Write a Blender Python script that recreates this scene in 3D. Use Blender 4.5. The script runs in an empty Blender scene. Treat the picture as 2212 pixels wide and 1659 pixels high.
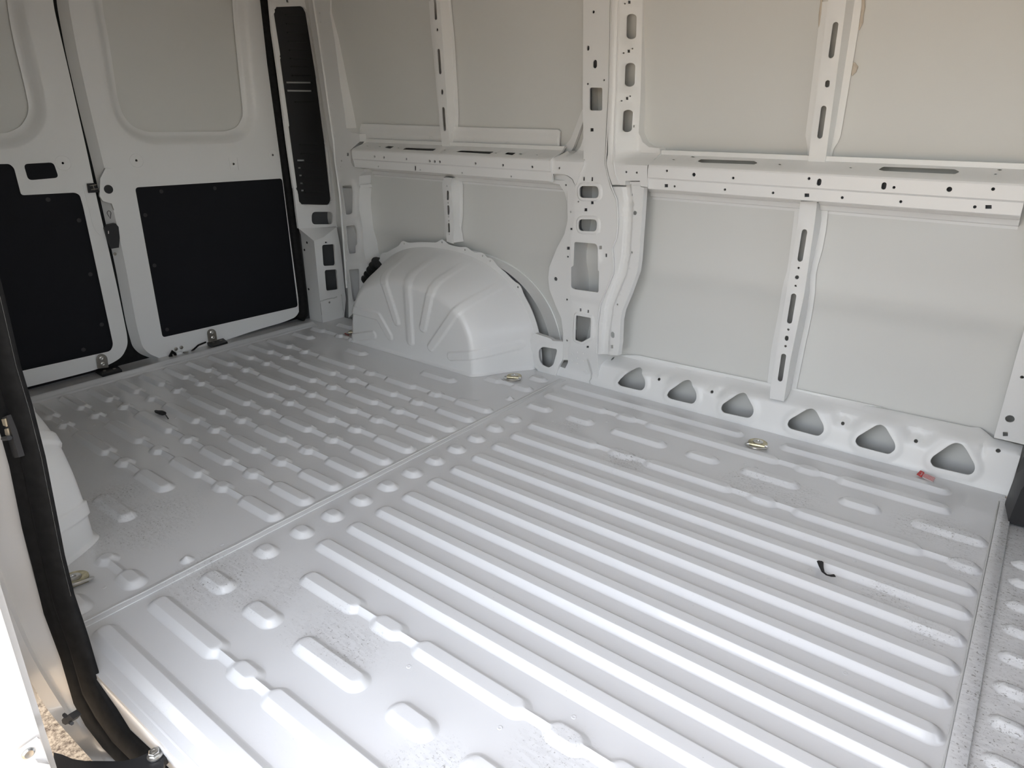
import bpy, bmesh, math, random
import numpy as np
from mathutils import Vector, Matrix
from mathutils.geometry import delaunay_2d_cdt

# ------------------------------------------------------------------ camera, world, sun, exposure
SC = bpy.context.scene
COL = SC.collection
F_PX, CX, CY = 1478.11, 1106.0, 829.5
ROLL, PITCH, YAW = -3.9418e-3, 0.37797, 2.227426
CAM = np.array([0.0, 0.0, 1.0])

def _rot(r, p, y):
    cy, sy, cp, sp, cr, sr = math.cos(y), math.sin(y), math.cos(p), math.sin(p), math.cos(r), math.sin(r)
    f = np.array([cp*cy, cp*sy, -sp]); right = np.array([sy, -cy, 0.0]); down = np.cross(f, right)
    return np.array([cr*right + sr*down, -sr*right + cr*down, f])
ROT = _rot(ROLL, PITCH, YAW)

cam = bpy.data.cameras.new('camera'); cam_o = bpy.data.objects.new('camera', cam); COL.objects.link(cam_o)
cam.sensor_fit = 'HORIZONTAL'; cam.sensor_width = 36.0; cam.lens = F_PX/2212*36.0
cam.clip_start = 0.02; cam.clip_end = 500
m = Matrix.Identity(4)
for i in range(3):
    m[i][0] = ROT[0][i]; m[i][1] = -ROT[1][i]; m[i][2] = -ROT[2][i]; m[i][3] = CAM[i]
cam_o.matrix_world = m
SC.camera = cam_o

w = bpy.data.worlds.new('world'); SC.world = w; w.use_nodes = True
nt = w.node_tree; nt.nodes.clear()
wo = nt.nodes.new('ShaderNodeOutputWorld'); bg = nt.nodes.new('ShaderNodeBackground')
sky = nt.nodes.new('ShaderNodeTexSky'); sky.sky_type = 'NISHITA'; sky.sun_disc = False
sky.sun_elevation = math.radians(52); sky.sun_rotation = math.radians(-90); sky.air_density = 1.0; sky.dust_density = 4.0; sky.ozone_density = 1.0
mixw = nt.nodes.new('ShaderNodeMixRGB'); mixw.inputs[0].default_value = 0.62; mixw.inputs[2].default_value = (2.42, 2.30, 2.10, 1)
nt.links.new(sky.outputs[0], mixw.inputs[1]); nt.links.new(mixw.outputs[0], bg.inputs[0]); nt.links.new(bg.outputs[0], wo.inputs[0])
bg.inputs[1].default_value = 1.0

sun = bpy.data.lights.new('sun', 'SUN'); sun.energy = 5.0; sun.angle = math.radians(0.6); sun.color = (1.0, 0.96, 0.90)
sun_o = bpy.data.objects.new('sun', sun); COL.objects.link(sun_o)
sun_o.rotation_euler = Vector((0.62, -0.02, -0.78)).to_track_quat('-Z', 'Y').to_euler()

vs = SC.view_settings
vs.view_transform = 'Standard'; vs.look = 'None'; vs.gamma = 1.0; vs.use_curve_mapping = False
vs.exposure = 0.94
SC.display_settings.display_device = 'sRGB'
SC.cycles.max_bounces = 8; SC.cycles.glossy_bounces = 2; SC.cycles.transmission_bounces = 2; SC.cycles.caustics_reflective = False

# ------------------------------------------------------------------ pixel helpers
def ray(p):
    return ROT.T @ np.array([p[0]-CX, p[1]-CY, F_PX])
def on_axis(p, a, val):
    d = ray(p); return CAM + (val-CAM[a])/d[a]*d
def K(ox, oy, w):
    s = w/2212.0
    return lambda *pts: [(ox+a*s, oy+b*s) for a, b in pts]
FULL = lambda *pts: list(pts)
K1=K(0,0,600);K2=K(0,400,600);K3=K(550,0,600);K4=K(550,400,700);K5=K(1100,0,600);K6=K(1100,400,600);K7=K(1612,0,600);K8=K(1612,400,600)
L1=K(0,800,500);L2=K(0,1150,680);L3=K(400,680,600);L4=K(900,750,600);L5=K(1250,700,700);L6=K(1712,800,500);L7=K(1612,1150,600);L8=K(600,1200,612)

def sm(t):
    t = np.clip(t, 0, 1); return t*t*(3-2*t)

class Surf:
    """a wall-like surface: axis 1 -> y = g(x, z) facing -y ; axis 0 -> x = g(y, z) facing +x"""
    def __init__(s, axis, g):
        s.a = axis; s.g = g if callable(g) else (lambda u, v, c=g: np.zeros_like(np.asarray(u, float))+c)
        s.sign = -1.0 if axis == 1 else 1.0
        s.back = np.array([0, 1.0, 0]) if axis == 1 else np.array([-1.0, 0, 0])
    def uv(s, p):
        val = 2.2 if s.a == 1 else -2.85
        for _ in range(30):
            P = on_axis(p, s.a, val)
            u = P[0] if s.a == 1 else P[1]
            nv = float(s.g(np.array([u]), np.array([P[2]]))[0])
            val = 0.5*val+0.5*nv
        P = on_axis(p, s.a, val)
        return (P[0] if s.a == 1 else P[1], P[2])
    def uvs(s, pts): return [s.uv(p) for p in pts]
    def map(s, U, V, H=0.0):
        W = s.g(U, V) + s.sign*H
        return np.stack([U, W, V], 1) if s.a == 1 else np.stack([W, U, V], 1)

# ------------------------------------------------------------------ 2D helpers
def rnd(poly, r, n=5):
    out = []; N = len(poly)
    for i in range(N):
        p0, p1, p2 = (np.array(poly[j % N], float) for j in (i-1, i, i+1))
        a = p0-p1; b = p2-p1; la = np.linalg.norm(a); lb = np.linalg.norm(b)
        if la < 1e-9 or lb < 1e-9: continue
        a /= la; b /= lb
        rr = min(r, 0.45*la, 0.45*lb)
        q0 = p1+a*rr; q1 = p1+b*rr
        for k in range(n+1):
            t = k/n
            out.append(tuple((1-t)**2*q0+2*t*(1-t)*p1+t*t*q1))
    return out
def circ(c, r, n=16, ry=None):
    ry = ry or r
    return [(c[0]+r*math.cos(2*math.pi*k/n), c[1]+ry*math.sin(2*math.pi*k/n)) for k in range(n)]
def slot(a, b, r, n=8):
    a = np.array(a); b = np.array(b); d = b-a; an = math.atan2(d[1], d[0])
    o = [(b[0]+r*math.cos(an-math.pi/2+math.pi*k/n), b[1]+r*math.sin(an-math.pi/2+math.pi*k/n)) for k in range(n+1)]
    o += [(a[0]+r*math.cos(an+math.pi/2+math.pi*k/n), a[1]+r*math.sin(an+math.pi/2+math.pi*k/n)) for k in range(n+1)]
    return o
def inpoly(P, poly):
    P = np.asarray(P); x, y = P[:, 0], P[:, 1]; q = np.asarray(poly); ins = np.zeros(len(P), bool)
    x0, y0 = q[:, 0], q[:, 1]; x1, y1 = np.roll(x0, -1), np.roll(y0, -1)
    for a, b, c, d in zip(x0, y0, x1, y1):
        cond = (b > y) != (d > y)
        with np.errstate(divide='ignore', invalid='ignore'):
            ins ^= cond & (x < (c-a)*(y-b)/(d-b+1e-30)+a)
    return ins
def dist_line(P, line, closed=False):
    P = np.asarray(P); L = np.asarray(line, float); D = np.full(len(P), 1e9)
    n = len(L)
    for i in range(n if closed else n-1):
        a = L[i]; b = L[(i+1) % n]; ab = b-a; l2 = ab@ab+1e-18
        t = np.clip(((P-a)@ab)/l2, 0, 1)
        D = np.minimum(D, np.hypot(*(P-(a+t[:, None]*ab)).T))
    return D
def sdf(P, poly):                       # > 0 inside
    d = dist_line(P, poly, True); return np.where(inpoly(P, poly), d, -d)
def densify(poly, step):
    out = []; n = len(poly)
    for i in range(n):
        a = np.array(poly[i], float); b = np.array(poly[(i+1) % n], float); k = max(1, int(math.ceil(np.linalg.norm(b-a)/step)))
        for j in range(k): out.append(tuple(a+(b-a)*j/k))
    return out

def offs(poly, d, step=.01, closed=True):
    """points of a polyline / polygon moved sideways by d (polygon: > 0 outwards)"""
    P = np.array(densify(poly, step) if closed else [p for i in range(len(poly)-1) for p in [tuple(np.array(poly[i])+(np.array(poly[i+1])-np.array(poly[i]))*t) for t in np.linspace(0, 1, max(2, int(np.hypot(*(np.array(poly[i+1])-np.array(poly[i])))/step)))[:-1]]], float)
    tn = np.roll(P, -1, 0)-np.roll(P, 1, 0)
    if not closed: tn[0] = P[1]-P[0]; tn[-1] = P[-1]-P[-2]
    tn /= np.linalg.norm(tn, axis=1)[:, None]+1e-12; nn = np.stack([tn[:, 1], -tn[:, 0]], 1)
    if closed:
        x, y = P[:, 0], P[:, 1]
        if (x*np.roll(y, -1)-np.roll(x, -1)*y).sum() < 0: nn = -nn
    return [tuple(p) for p in P+nn*d]
# ------------------------------------------------------------------ mesh helpers
def link(name, verts, faces, mat, parent=None, smooth=True, angle=35):
    me = bpy.data.meshes.new(name)
    V = np.asarray(verts, float)
    q = parent
    while q is not None: V = V-np.array(q.location); q = q.parent
    me.from_pydata([tuple(v) for v in V], [], [tuple(int(i) for i in f) for f in faces]); me.update()
    if smooth:
        me.polygons.foreach_set('use_smooth', [True]*len(me.polygons))
        me.set_sharp_from_angle(angle=math.radians(angle))
    me.materials.append(mat)
    o = bpy.data.objects.new(name, me); COL.objects.link(o)
    if parent is not None: o.parent = parent
    return o
def tag(o, label, cat, group=None, kind=None):
    o['label'] = label; o['category'] = cat
    if group: o['group'] = group
    if kind: o['kind'] = kind
    return o
def empty(name, loc, label, cat, group=None, kind=None):
    o = bpy.data.objects.new(name, None); COL.objects.link(o); o.location = loc; o.empty_display_size = 0.03
    return tag(o, label, cat, group, kind)
class MB:
    """collects verts / faces"""
    def __init__(s): s.v = []; s.f = []
    def add(s, V, F):
        n = len(s.v); s.v += [tuple(p) for p in V]; s.f += [tuple(i+n for i in f) for f in F]; return s
    def box(s, lo, hi, bev=0.0):
        bm = bmesh.new(); bmesh.ops.create_cube(bm, size=1.0)
        for v in bm.verts:
            v.co = Vector([(lo[i]+hi[i])/2+v.co[i]*(hi[i]-lo[i]) for i in range(3)])
        if bev: bmesh.ops.bevel(bm, geom=bm.edges[:], offset=bev, segments=2, affect='EDGES', profile=0.5)
        bm.verts.index_update(); s.add([tuple(v.co) for v in bm.verts], [[v.index for v in f.verts] for f in bm.faces]); bm.free(); return s
    def tube(s, path, r, n=8, closed=False, cap=True, squash=None):
        P = [np.array(p, float) for p in path]; N = len(P); rings = []
        prev = None
        for i in range(N):
            if closed: t = P[(i+1) % N]-P[i-1]
            else: t = P[min(i+1, N-1)]-P[max(i-1, 0)]
            t = t/np.linalg.norm(t)
            if prev is None:
                up = np.array([0, 0, 1.0]) if abs(t[2]) < .9 else np.array([1.0, 0, 0])
                a = np.cross(up, t)
            else: a = prev-t*(prev@t)
            a /= np.linalg.norm(a); b = np.cross(t, a); prev = a
            rr = r[i] if hasattr(r, '__len__') else r
            rings.append([P[i]+rr*(math.cos(2*math.pi*k/n)*a+(squash or 1)*math.sin(2*math.pi*k/n)*b) for k in range(n)])
        V = [v for R in rings for v in R]; F = []
        for i in range(N if closed else N-1):
            j = (i+1) % N
            for k in range(n): F.append((i*n+k, i*n+(k+1) % n, j*n+(k+1) % n, j*n+k))
        if cap and not closed: F.append(tuple(range(n))[::-1]); F.append(tuple((N-1)*n+k for k in range(n)))
        return s.add(V, F)
    def lathe(s, c, ax, prof, n=24):
        ax = np.array(ax, float); ax /= np.linalg.norm(ax); u = np.cross(ax, [0, 0, 1.0] if abs(ax[2]) < .9 else [1.0, 0, 0]); u /= np.linalg.norm(u); v = np.cross(ax, u)
        c = np.array(c, float); V = []; F = []; m_ = len(prof)
        for r, h in prof:
            for k in range(n):
                a = 2*math.pi*k/n; V.append(c+ax*h+r*(math.cos(a)*u+math.sin(a)*v))
        for i in range(m_-1):
            for k in range(n): F.append((i*n+k, i*n+(k+1) % n, (i+1)*n+(k+1) % n, (i+1)*n+k))
        F.append(tuple((m_-1)*n+k for k in range(n))); F.append(tuple(range(n))[::-1])
        return s.add(V, F)
    def prism(s, base, vec):
        """closed loop of 3D points extruded along vec"""
        B = [np.array(p, float) for p in base]; n = len(B); v = np.array(vec, float)
        F = [tuple(range(n))[::-1], tuple(n+k for k in range(n))]+[(k, (k+1) % n, n+(k+1) % n, n+k) for k in range(n)]
        return s.add(B+[b+v for b in B], F)
    def build(s, name, mat, parent=None, smooth=True, angle=35): return link(name, s.v, s.f, mat, parent, smooth, angle)

def tri(outline, holes, step=None, extra=None, creases=()):
    """constrained triangulation of a polygon with holes; returns uv array, triangles, n_outline"""
    pts = list(outline); edges = [(i, (i+1) % len(outline)) for i in range(len(outline))]; no = len(pts)
    for h in holes:
        n0 = len(pts); pts += list(h); edges += [(n0+i, n0+(i+1) % len(h)) for i in range(len(h))]
    for c in creases:
        n0 = len(pts); pts += list(c); edges += [(n0+i, n0+i+1) for i in range(len(c)-1)]
    allb = np.array(pts)
    ip = []
    if step:
        su, sv = step if hasattr(step, '__len__') else (step, step)
        lo = allb[:no].min(0); hi = allb[:no].max(0)
        us = np.arange(lo[0]+su*.5, hi[0], su); vv = np.arange(lo[1]+sv*.5, hi[1], sv)
        if len(us) and len(vv):
            g = np.array([(u+(su*.5 if j % 2 else 0), v) for j, v in enumerate(vv) for u in us]); ip.append(g)
    if extra is not None and len(extra): ip.append(np.asarray(extra, float))
    if ip:
        g = np.concatenate(ip); keep = inpoly(g, outline)
        for h in holes: keep &= ~inpoly(g, h)
        g = g[keep]
        if len(g):
            d = np.full(len(g), 1e9)
            for i, loop in enumerate([outline]+list(holes)): d = np.minimum(d, dist_line(g, loop, True))
            g = g[d > (0.3*min(su, sv) if step else 1e-4)]
            pts += [tuple(p) for p in g]
    r = delaunay_2d_cdt([Vector(p) for p in pts], edges, [], 0, 1e-6)
    V = np.array([tuple(v) for v in r[0]]); T = np.array([tuple(f) for f in r[2]]); orig = r[3]
    cen = V[T].mean(1); keep = inpoly(cen, outline)
    for h in holes: keep &= ~inpoly(cen, h)
    T = T[keep]
    isout = np.array([any(i < no for i in o) for o in orig])
    return V, T, isout

def sheet(S, outline, holes=(), hfun=None, step=None, rim=0.004, hrim=0.004, dens=None, extra=None, mb=None, rimvec=None, creases=(), rimto=None):
    """pressed sheet: returns MB with the front surface, a return rim around the outline and hole lips"""
    if dens: outline = densify(outline, dens); 
    V, T, iso = tri(outline, holes, step, extra, creases)
    H = hfun(V) if hfun is not None else np.zeros(len(V))
    P = S.map(V[:, 0], V[:, 1], H)
    back = S.back
    nrm = np.cross(P[T[:, 1]]-P[T[:, 0]], P[T[:, 2]]-P[T[:, 0]]).sum(0)
    if nrm@back > 0: T = T[:, ::-1]
    cnt = {}
    for t in T:
        for a, b in ((t[0], t[1]), (t[1], t[2]), (t[2], t[0])): cnt[(a, b)] = cnt.get((a, b), 0)+1
    mb = mb or MB()
    Vv = [tuple(p) for p in P]; F = [tuple(t) for t in T]
    new = {}
    for (a, b) in list(cnt):
        if (b, a) in cnt: continue
        out = iso[a] and iso[b]
        dep = rim if out else hrim
        if not dep: continue
        vec = (np.array(rimvec) if (rimvec is not None and out) else back*dep)
        for q in (a, b):
            if q not in new:
                new[q] = len(Vv)
                Vv.append((P[q][0], max(P[q][1]+.002, rimto(P[q][2])), P[q][2]) if (rimto and out) else tuple(P[q]+vec))
        F.append((b, a, new[a], new[b]))
    mb.add(Vv, F); return mb

def hole_list(S, specs):
    """specs: ('c', px, r_px) | ('s', pxa, pxb, r_px) | ('p', [px], round_m) | ('q', px, w_px, h_px)"""
    out = []
    for sp in specs:
        if sp[0] == 'c':
            c = S.uv(sp[1]); t = S.uv((sp[1][0], sp[1][1]-sp[2])); out.append(circ(c, max(abs(t[1]-c[1]), .0018), 14))
        elif sp[0] == 's':
            a = S.uv(sp[1]); b = S.uv(sp[2]); t = S.uv((sp[1][0]+sp[3], sp[1][1])); t2 = S.uv((sp[1][0], sp[1][1]+sp[3]))
            r = abs(t[0]-a[0]) if abs(b[1]-a[1]) > abs(b[0]-a[0]) else abs(t2[1]-a[1])
            out.append(slot(a, b, r))
        elif sp[0] == 'p': out.append(rnd(S.uvs(sp[1]), sp[2], 4) if sp[2] else S.uvs(sp[1]))
        elif sp[0] == 'q':
            x, y = sp[1]; a, b = sp[2]/2, sp[3]/2
            out.append(S.uvs([(x-a, y-b), (x+a, y-b), (x+a, y+b), (x-a, y+b)]))
    return out
def C_(k, x, y, r): return ('c', k((x, y))[0], r*.27125)
def S_(k, x0, y0, x1, y1, r): return ('s', k((x0, y0))[0], k((x1, y1))[0], r*.27125)
def Q_(k, x, y, a, b=None): return ('q', k((x, y))[0], a*.27125, (b or a)*.27125)

# ------------------------------------------------------------------ materials
MATS = {}
def mat(name, col, rough=.4, metal=0, coat=0, noise=None, bump=None, spec=.5):
    m_ = bpy.data.materials.new(name); m_.use_nodes = True; t = m_.node_tree; b = t.nodes['Principled BSDF']
    b.inputs['Base Color'].default_value = (*col, 1); b.inputs['Roughness'].default_value = rough; b.inputs['Metallic'].default_value = metal
    b.inputs['Coat Weight'].default_value = coat; b.inputs['Coat Roughness'].default_value = .12; b.inputs['Specular IOR Level'].default_value = spec
    tc = t.nodes.new('ShaderNodeTexCoord')
    if noise:
        sc_, amt = noise
        n = t.nodes.new('ShaderNodeTexNoise'); n.inputs['Scale'].default_value = sc_; n.inputs['Detail'].default_value = 2
        r = t.nodes.new('ShaderNodeValToRGB'); r.color_ramp.elements[0].color = (*[c*(1-amt) for c in col], 1); r.color_ramp.elements[1].color = (*[min(1, c*(1+amt)) for c in col], 1)
        r.color_ramp.elements[0].position = .35; r.color_ramp.elements[1].position = .65
        t.links.new(tc.outputs['Object'], n.inputs['Vector']); t.links.new(n.outputs['Fac'], r.inputs['Fac']); t.links.new(r.outputs['Color'], b.inputs['Base Color'])
    if bump:
        sc_, st, dist_ = bump
        n = t.nodes.new('ShaderNodeTexNoise'); n.inputs['Scale'].default_value = sc_; n.inputs['Detail'].default_value = 2
        bp = t.nodes.new('ShaderNodeBump'); bp.inputs['Strength'].default_value = st; bp.inputs['Distance'].default_value = dist_
        t.links.new(tc.outputs['Object'], n.inputs['Vector']); t.links.new(n.outputs['Fac'], bp.inputs['Height']); t.links.new(bp.outputs['Normal'], b.inputs['Normal'])
    MATS[name] = m_; return m_
PAINT = mat('white_paint', (.815, .815, .80), .40, coat=.15, noise=(1.7, .015))
SKIN = mat('skin_primer_paint', (.70, .70, .67), .55, noise=(1.3, .015))
OUTER = mat('outer_white_paint', (.74, .72, .69), .25, coat=.6)
BLACKCARD = mat('black_hardboard', (.006, .0065, .009), .75, bump=(300, .3, .001), spec=.25)
RUBBER = mat('black_rubber', (.009, .009, .009), .72, noise=(60, .25), bump=(200, .2, .0008), spec=.2)
PLASTIC = mat('black_plastic', (.012, .012, .013), .5, bump=(500, .25, .0006))
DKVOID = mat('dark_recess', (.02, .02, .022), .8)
ZINC = mat('yellow_zinc', (.50, .45, .30), .32, metal=.9, noise=(60, .3))
STEEL = mat('steel', (.62, .61, .58), .3, metal=1.0, noise=(40, .1))
BRACKET = mat('bracket_metal', (.27, .25, .22), .42, metal=.7, noise=(50, .1))
RED = mat('red_plastic', (.55, .02, .02), .4)
TAGW = mat('white_label', (.8, .74, .73), .5)
CAVITY_SHADE = mat('cavity_shade', (.10, .105, .11), .7)  # dark tone that paints in the shade inside the hollow sections
CABGREY = mat('cab_grey', (.10, .10, .105), .8)
CAULK = mat('seam_sealer', (.62, .62, .60), .6, bump=(120, .4, .002))
BRASS = mat('cream_plug', (.62, .52, .36), .5)

def ground_mat():
    m_ = bpy.data.materials.new('sandy_ground'); m_.use_nodes = True; t = m_.node_tree; b = t.nodes['Principled BSDF']; b.inputs['Roughness'].default_value = .95
    tc = t.nodes.new('ShaderNodeTexCoord'); n = t.nodes.new('ShaderNodeTexNoise'); n.inputs['Scale'].default_value = 90; n.inputs['Detail'].default_value = 4; n.inputs['Roughness'].default_value = .7
    r = t.nodes.new('ShaderNodeValToRGB'); e = r.color_ramp.elements; e[0].position = .36; e[0].color = (.09, .062, .04, 1); e[1].position = .62; e[1].color = (.41, .335, .24, 1)
    t.links.new(tc.outputs['Object'], n.inputs['Vector']); t.links.new(n.outputs['Fac'], r.inputs['Fac']); t.links.new(r.outputs['Color'], b.inputs['Base Color'])
    return m_
GROUND = ground_mat()

def floor_mat():
    """painted floor with scuffs, boot prints and fine dirt in worn places"""
    m_ = bpy.data.materials.new('floor_paint_scuffed'); m_.use_nodes = True; t = m_.node_tree; b = t.nodes['Principled BSDF']
    N = t.nodes.new; Lk = t.links.new
    b.inputs['Roughness'].default_value = .30; b.inputs['Coat Weight'].default_value = .55; b.inputs['Coat Roughness'].default_value = .07
    geo = N('ShaderNodeNewGeometry')
    def mth(op, a, b_=None, c=None):
        n = N('ShaderNodeMath'); n.operation = op
        for i, v in enumerate((a, b_, c)):
            if v is None: continue
            if hasattr(v, 'links'): Lk(v, n.inputs[i])
            else: n.inputs[i].default_value = v
        return n.outputs[0]
    def noise(scale, detail=3, rough=.6, vec=None):
        n = N('ShaderNodeTexNoise'); n.inputs['Scale'].default_value = scale; n.inputs['Detail'].default_value = detail; n.inputs['Roughness'].default_value = rough
        Lk(vec or geo.outputs['Position'], n.inputs['Vector']); return n.outputs['Fac']
    def ss(v, lo, hi):
        n = N('ShaderNodeMapRange'); n.interpolation_type = 'SMOOTHSTEP'; n.inputs[1].default_value = lo; n.inputs[2].default_value = hi; Lk(v, n.inputs[0]); return n.outputs[0]
    # worn places (footprints, loading marks): x, y, radius
    spots = [(-1.02, .66, .10), (-.92, .66, .09), (-.45, .70, .10), (-.52, 1.80, .11), (-.38, 1.82, .10), (-.05, 1.85, .14), (-.02, 1.72, .12), (-1.70, .62, .20), (-1.88, .64, .12), (-1.33, .62, .16), (-1.20, .66, .12), (-.60, .55, .10), (-.35, .62, .09), (-1.14, 1.80, .07), (-.87, 1.70, .10), (-.1, 1.5, .08), (.0, 1.42, .06)]
    wear = None
    for x, y, r in spots:
        d = N('ShaderNodeVectorMath'); d.operation = 'DISTANCE'; Lk(geo.outputs['Position'], d.inputs[0]); d.inputs[1].default_value = (x, y, .004)
        k = ss(d.outputs['Value'], r, r*.25)
        wear = k if wear is None else mth('MAXIMUM', wear, k)
    sx = N('ShaderNodeSeparateXYZ'); Lk(geo.outputs['Position'], sx.inputs[0])
    band = mth('MULTIPLY', ss(sx.outputs[0], .055, .085), ss(sx.outputs[0], .30, .12))
    wear = mth('MAXIMUM', wear, mth('MULTIPLY', band, 1.15))
    low = noise(5, 3); wear = mth('MULTIPLY', wear, ss(low, .30, .55))
    wear = mth('ADD', wear, mth('MULTIPLY', ss(low, .52, .75), .16))
    mp = N('ShaderNodeMapping'); mp.inputs['Rotation'].default_value = (0, 0, .5); mp.inputs['Scale'].default_value = (1, 3.2, 1); Lk(geo.outputs['Position'], mp.inputs[0])
    n1 = noise(42, 2, .6, mp.outputs[0]); ln = ss(mth('ABSOLUTE', mth('SUBTRACT', n1, .5)), .020, .003)
    n2 = noise(150, 2, .7); scr = mth('MULTIPLY', mth('MAXIMUM', mth('MULTIPLY', ln, ss(n2, .46, .60)), ss(n2, .62, .70)), wear)
    film = mth('MULTIPLY', ss(n1, .35, .75), mth('MULTIPLY', wear, .16))
    dirt = mth('MINIMUM', mth('ADD', mth('MULTIPLY', scr, .62), film), .7)
    speck = mth('MULTIPLY', ss(n2, .775, .80), .8)
    dirt = mth('MAXIMUM', dirt, speck)
    mx = N('ShaderNodeMixRGB'); mx.inputs[1].default_value = (.74, .742, .742, 1); mx.inputs[2].default_value = (.13, .115, .09, 1); Lk(dirt, mx.inputs[0])
    Lk(mx.outputs[0], b.inputs['Base Color'])
    rg = mth('ADD', mth('MULTIPLY', dirt, .5), .30); Lk(rg, b.inputs['Roughness'])
    return m_
FLOOR = floor_mat()

# ------------------------------------------------------------------ large structure: ground, floor, roof, walls
tag(MB().box((-40, -40, -.62), (40, 40, -.55)).build('ground', GROUND), 'sunlit sandy brown ground outside the van', 'ground', kind='structure')

XS, XR, XF = -1.41, -2.80, .068      # floor seam, rear edge, front edge
floor = MB().box((-2.97, .315, -.012), (XF+.01, 2.20, 0)).build('floor', FLOOR, smooth=False)
tag(floor, 'white painted steel van floor pressed with long raised ribs', 'floor', kind='structure')

def smax(a, b, k=.006):
    h = np.clip(.5+.5*(a-b)/k, 0, 1); return b*(1-h)+a*h+k*h*(1-h)
def rib_sdf(u, v, segs, R, neck):
    """chain of capsules on the u axis joined by thin necks; > 0 inside"""
    d = None
    for a, b in segs:
        l = a+R; h = b-R
        if h < l: l = h = (a+b)/2
        q = R-np.hypot(u-np.clip(u, l, h), v)
        d = q if d is None else smax(d, q)
    for (a, b), (c, e) in zip(segs[:-1], segs[1:]):
        q = neck-np.hypot(u-np.clip(u, b-R, c+R), v); d = smax(d, q)
    return d
RH, RSL = .0125, .0165
def rib(x_segs, y, R=.029, neck=.0135, name='floor_rib', z0=0.0, H=RH):
    segs = sorted(tuple(sorted(s)) for s in x_segs)
    lo, hi = segs[0][0], segs[-1][1]
    us = [lo+1e-5, hi-1e-5]
    for a, b in segs:
        for k in range(11):
            t = R*1.6*(1-math.cos(math.pi*k/20)); us += [a+t, b-t]
    for (a, b), (c, e) in zip(segs[:-1], segs[1:]): us += list(np.linspace(b-.004, c+.004, 7))
    us = np.array(sorted(set(round(x, 5) for x in us if lo < x < hi)))
    keep = [us[0]]
    for x in us[1:]:
        if x-keep[-1] > .0012: keep.append(x)
    us = np.array(keep)
    # half width by bisection
    l = np.zeros(len(us)); h = np.full(len(us), R*1.1)
    for _ in range(24):
        mid = (l+h)/2; ins = rib_sdf(us, mid, segs, R, neck) > 0; l = np.where(ins, mid, l); h = np.where(ins, h, mid)
    wd = (l+h)/2
    dl = RSL*np.array([0, .10, .22, .36, .55, .75, .90, .965, 1.0, 1.07, 1.35]); fr0 = np.linspace(0, .97, len(dl))
    V = []; n = 2*len(dl)+1
    for u, w_ in zip(us, wd):
        q_ = w_-np.minimum(dl, w_*fr0); v = np.concatenate([-q_, [0], q_[::-1]]); d = np.maximum(rib_sdf(np.full(n, u), v, segs, R, neck), 0)
        z = H*np.interp(d/RSL, [0, .1, .22, .36, .55, .75, .90, .965, 1.0, 1.2], [0, .03, .13, .285, .505, .735, .908, .975, 1, 1])
        V += [(u, y+a, z0+.0002+b) for a, b in zip(v, z)]
    F = [(i*n+k, (i+1)*n+k, (i+1)*n+k+1, i*n+k+1) for i in range(len(us)-1) for k in range(n-1)]
    return link(name, V, F, FLOOR, floor, True, 80)

LONGY = [1.632-.0978*k for k in range(9)]
for y in LONGY: rib([(-1.262, .064)], y)
def mir(y): return 2*1.238-y
for y in (1.730, mir(1.730)):
    first = -1.262 if y > 1.2 else -1.182
    rib([(first, -.978), (-.944, -.848), (-.820, -.532), (-.499, -.409), (-.376, -.054), (-.013, .066)], y)
for y in (1.868, mir(1.868)):
    for s in [(-1.369, -1.259), (-1.195, -1.082), (-1.017, -.808), (-.745, -.632), (-.569, -.390), (-.291, -.177), (-.114, .066)]: rib([s], y)
for y in (1.985, mir(1.985)):
    rib([(-1.370, -1.095), (-1.062, -.974), (-.948, -.483), (-.447, -.362), (-.328, -.026)], y)
rib([(-1.369, -.640)], 2.100); rib([(-.526, -.042)], 2.100); rib([(-1.371, -.640)], .376); rib([(-.526, -.042)], .376)
for y in [1.730]+LONGY+[mir(1.730)]: rib([(-1.366, -1.294)], y, name='floor_bump')
REARCH = [(-2.782, -2.585), (-2.530, -2.467), (-2.407, -2.155), (-2.100, -2.030), (-1.976, -1.795), (-1.735, -1.660), (-1.602, -1.421)]
for y in [1.730]+LONGY: rib(REARCH, y)
rib(REARCH[:5], mir(1.730))
rib([(-1.922, -1.728)], mir(1.868)); rib([(-1.467, -1.431)], mir(1.868), R=.018, name='floor_bump')
rib([(-1.630, -1.570), (-1.525, -1.433)], mir(1.985)); rib([(-1.53, -1.44)], .376)
rib([(-2.776, -2.622)], 1.868); rib([(-2.385, -2.250)], 1.868); rib([(-1.914, -1.722)], 1.868); rib([(-1.467, -1.431)], 1.868, R=.018, name='floor_bump')
rib([(-2.776, -2.664), (-2.592, -2.530), (-2.50, -2.44)], 1.975); rib([(-1.664, -1.570), (-1.527, -1.427)], 1.982)
rib([(-2.732, -2.599)], 2.100); rib([(-1.528, -1.440)], 2.100)

# cross seam between the two floor pressings
MB().box((-1.421, .32, 0), (-1.393, 2.16, .0022), .0009).build('floor_seam_strip', FLOOR, floor)
rs = random.Random(4)
MB().tube([(-1.411+rs.uniform(-.0012, .0012), y, .0022) for y in np.arange(.33, 2.15, .025)], .0022, 6).build('seam_sealer_bead', CAULK, floor)
# rear threshold: rounded ridge, plate towards the doors
prof = [(-2.795, .0), (-2.800, .004), (-2.808, .0045), (-2.814, .006), (-2.824, .013), (-2.836, .015), (-2.848, .012), (-2.860, .004), (-2.97, .002)]
V = [(x, y, z) for y in (.45, 2.02) for x, z in prof]; n = len(prof)
link('threshold_ridge', V, [(k, k+1, n+k+1, n+k) for k in range(n-1)], FLOOR, floor, True, 60)
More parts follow.
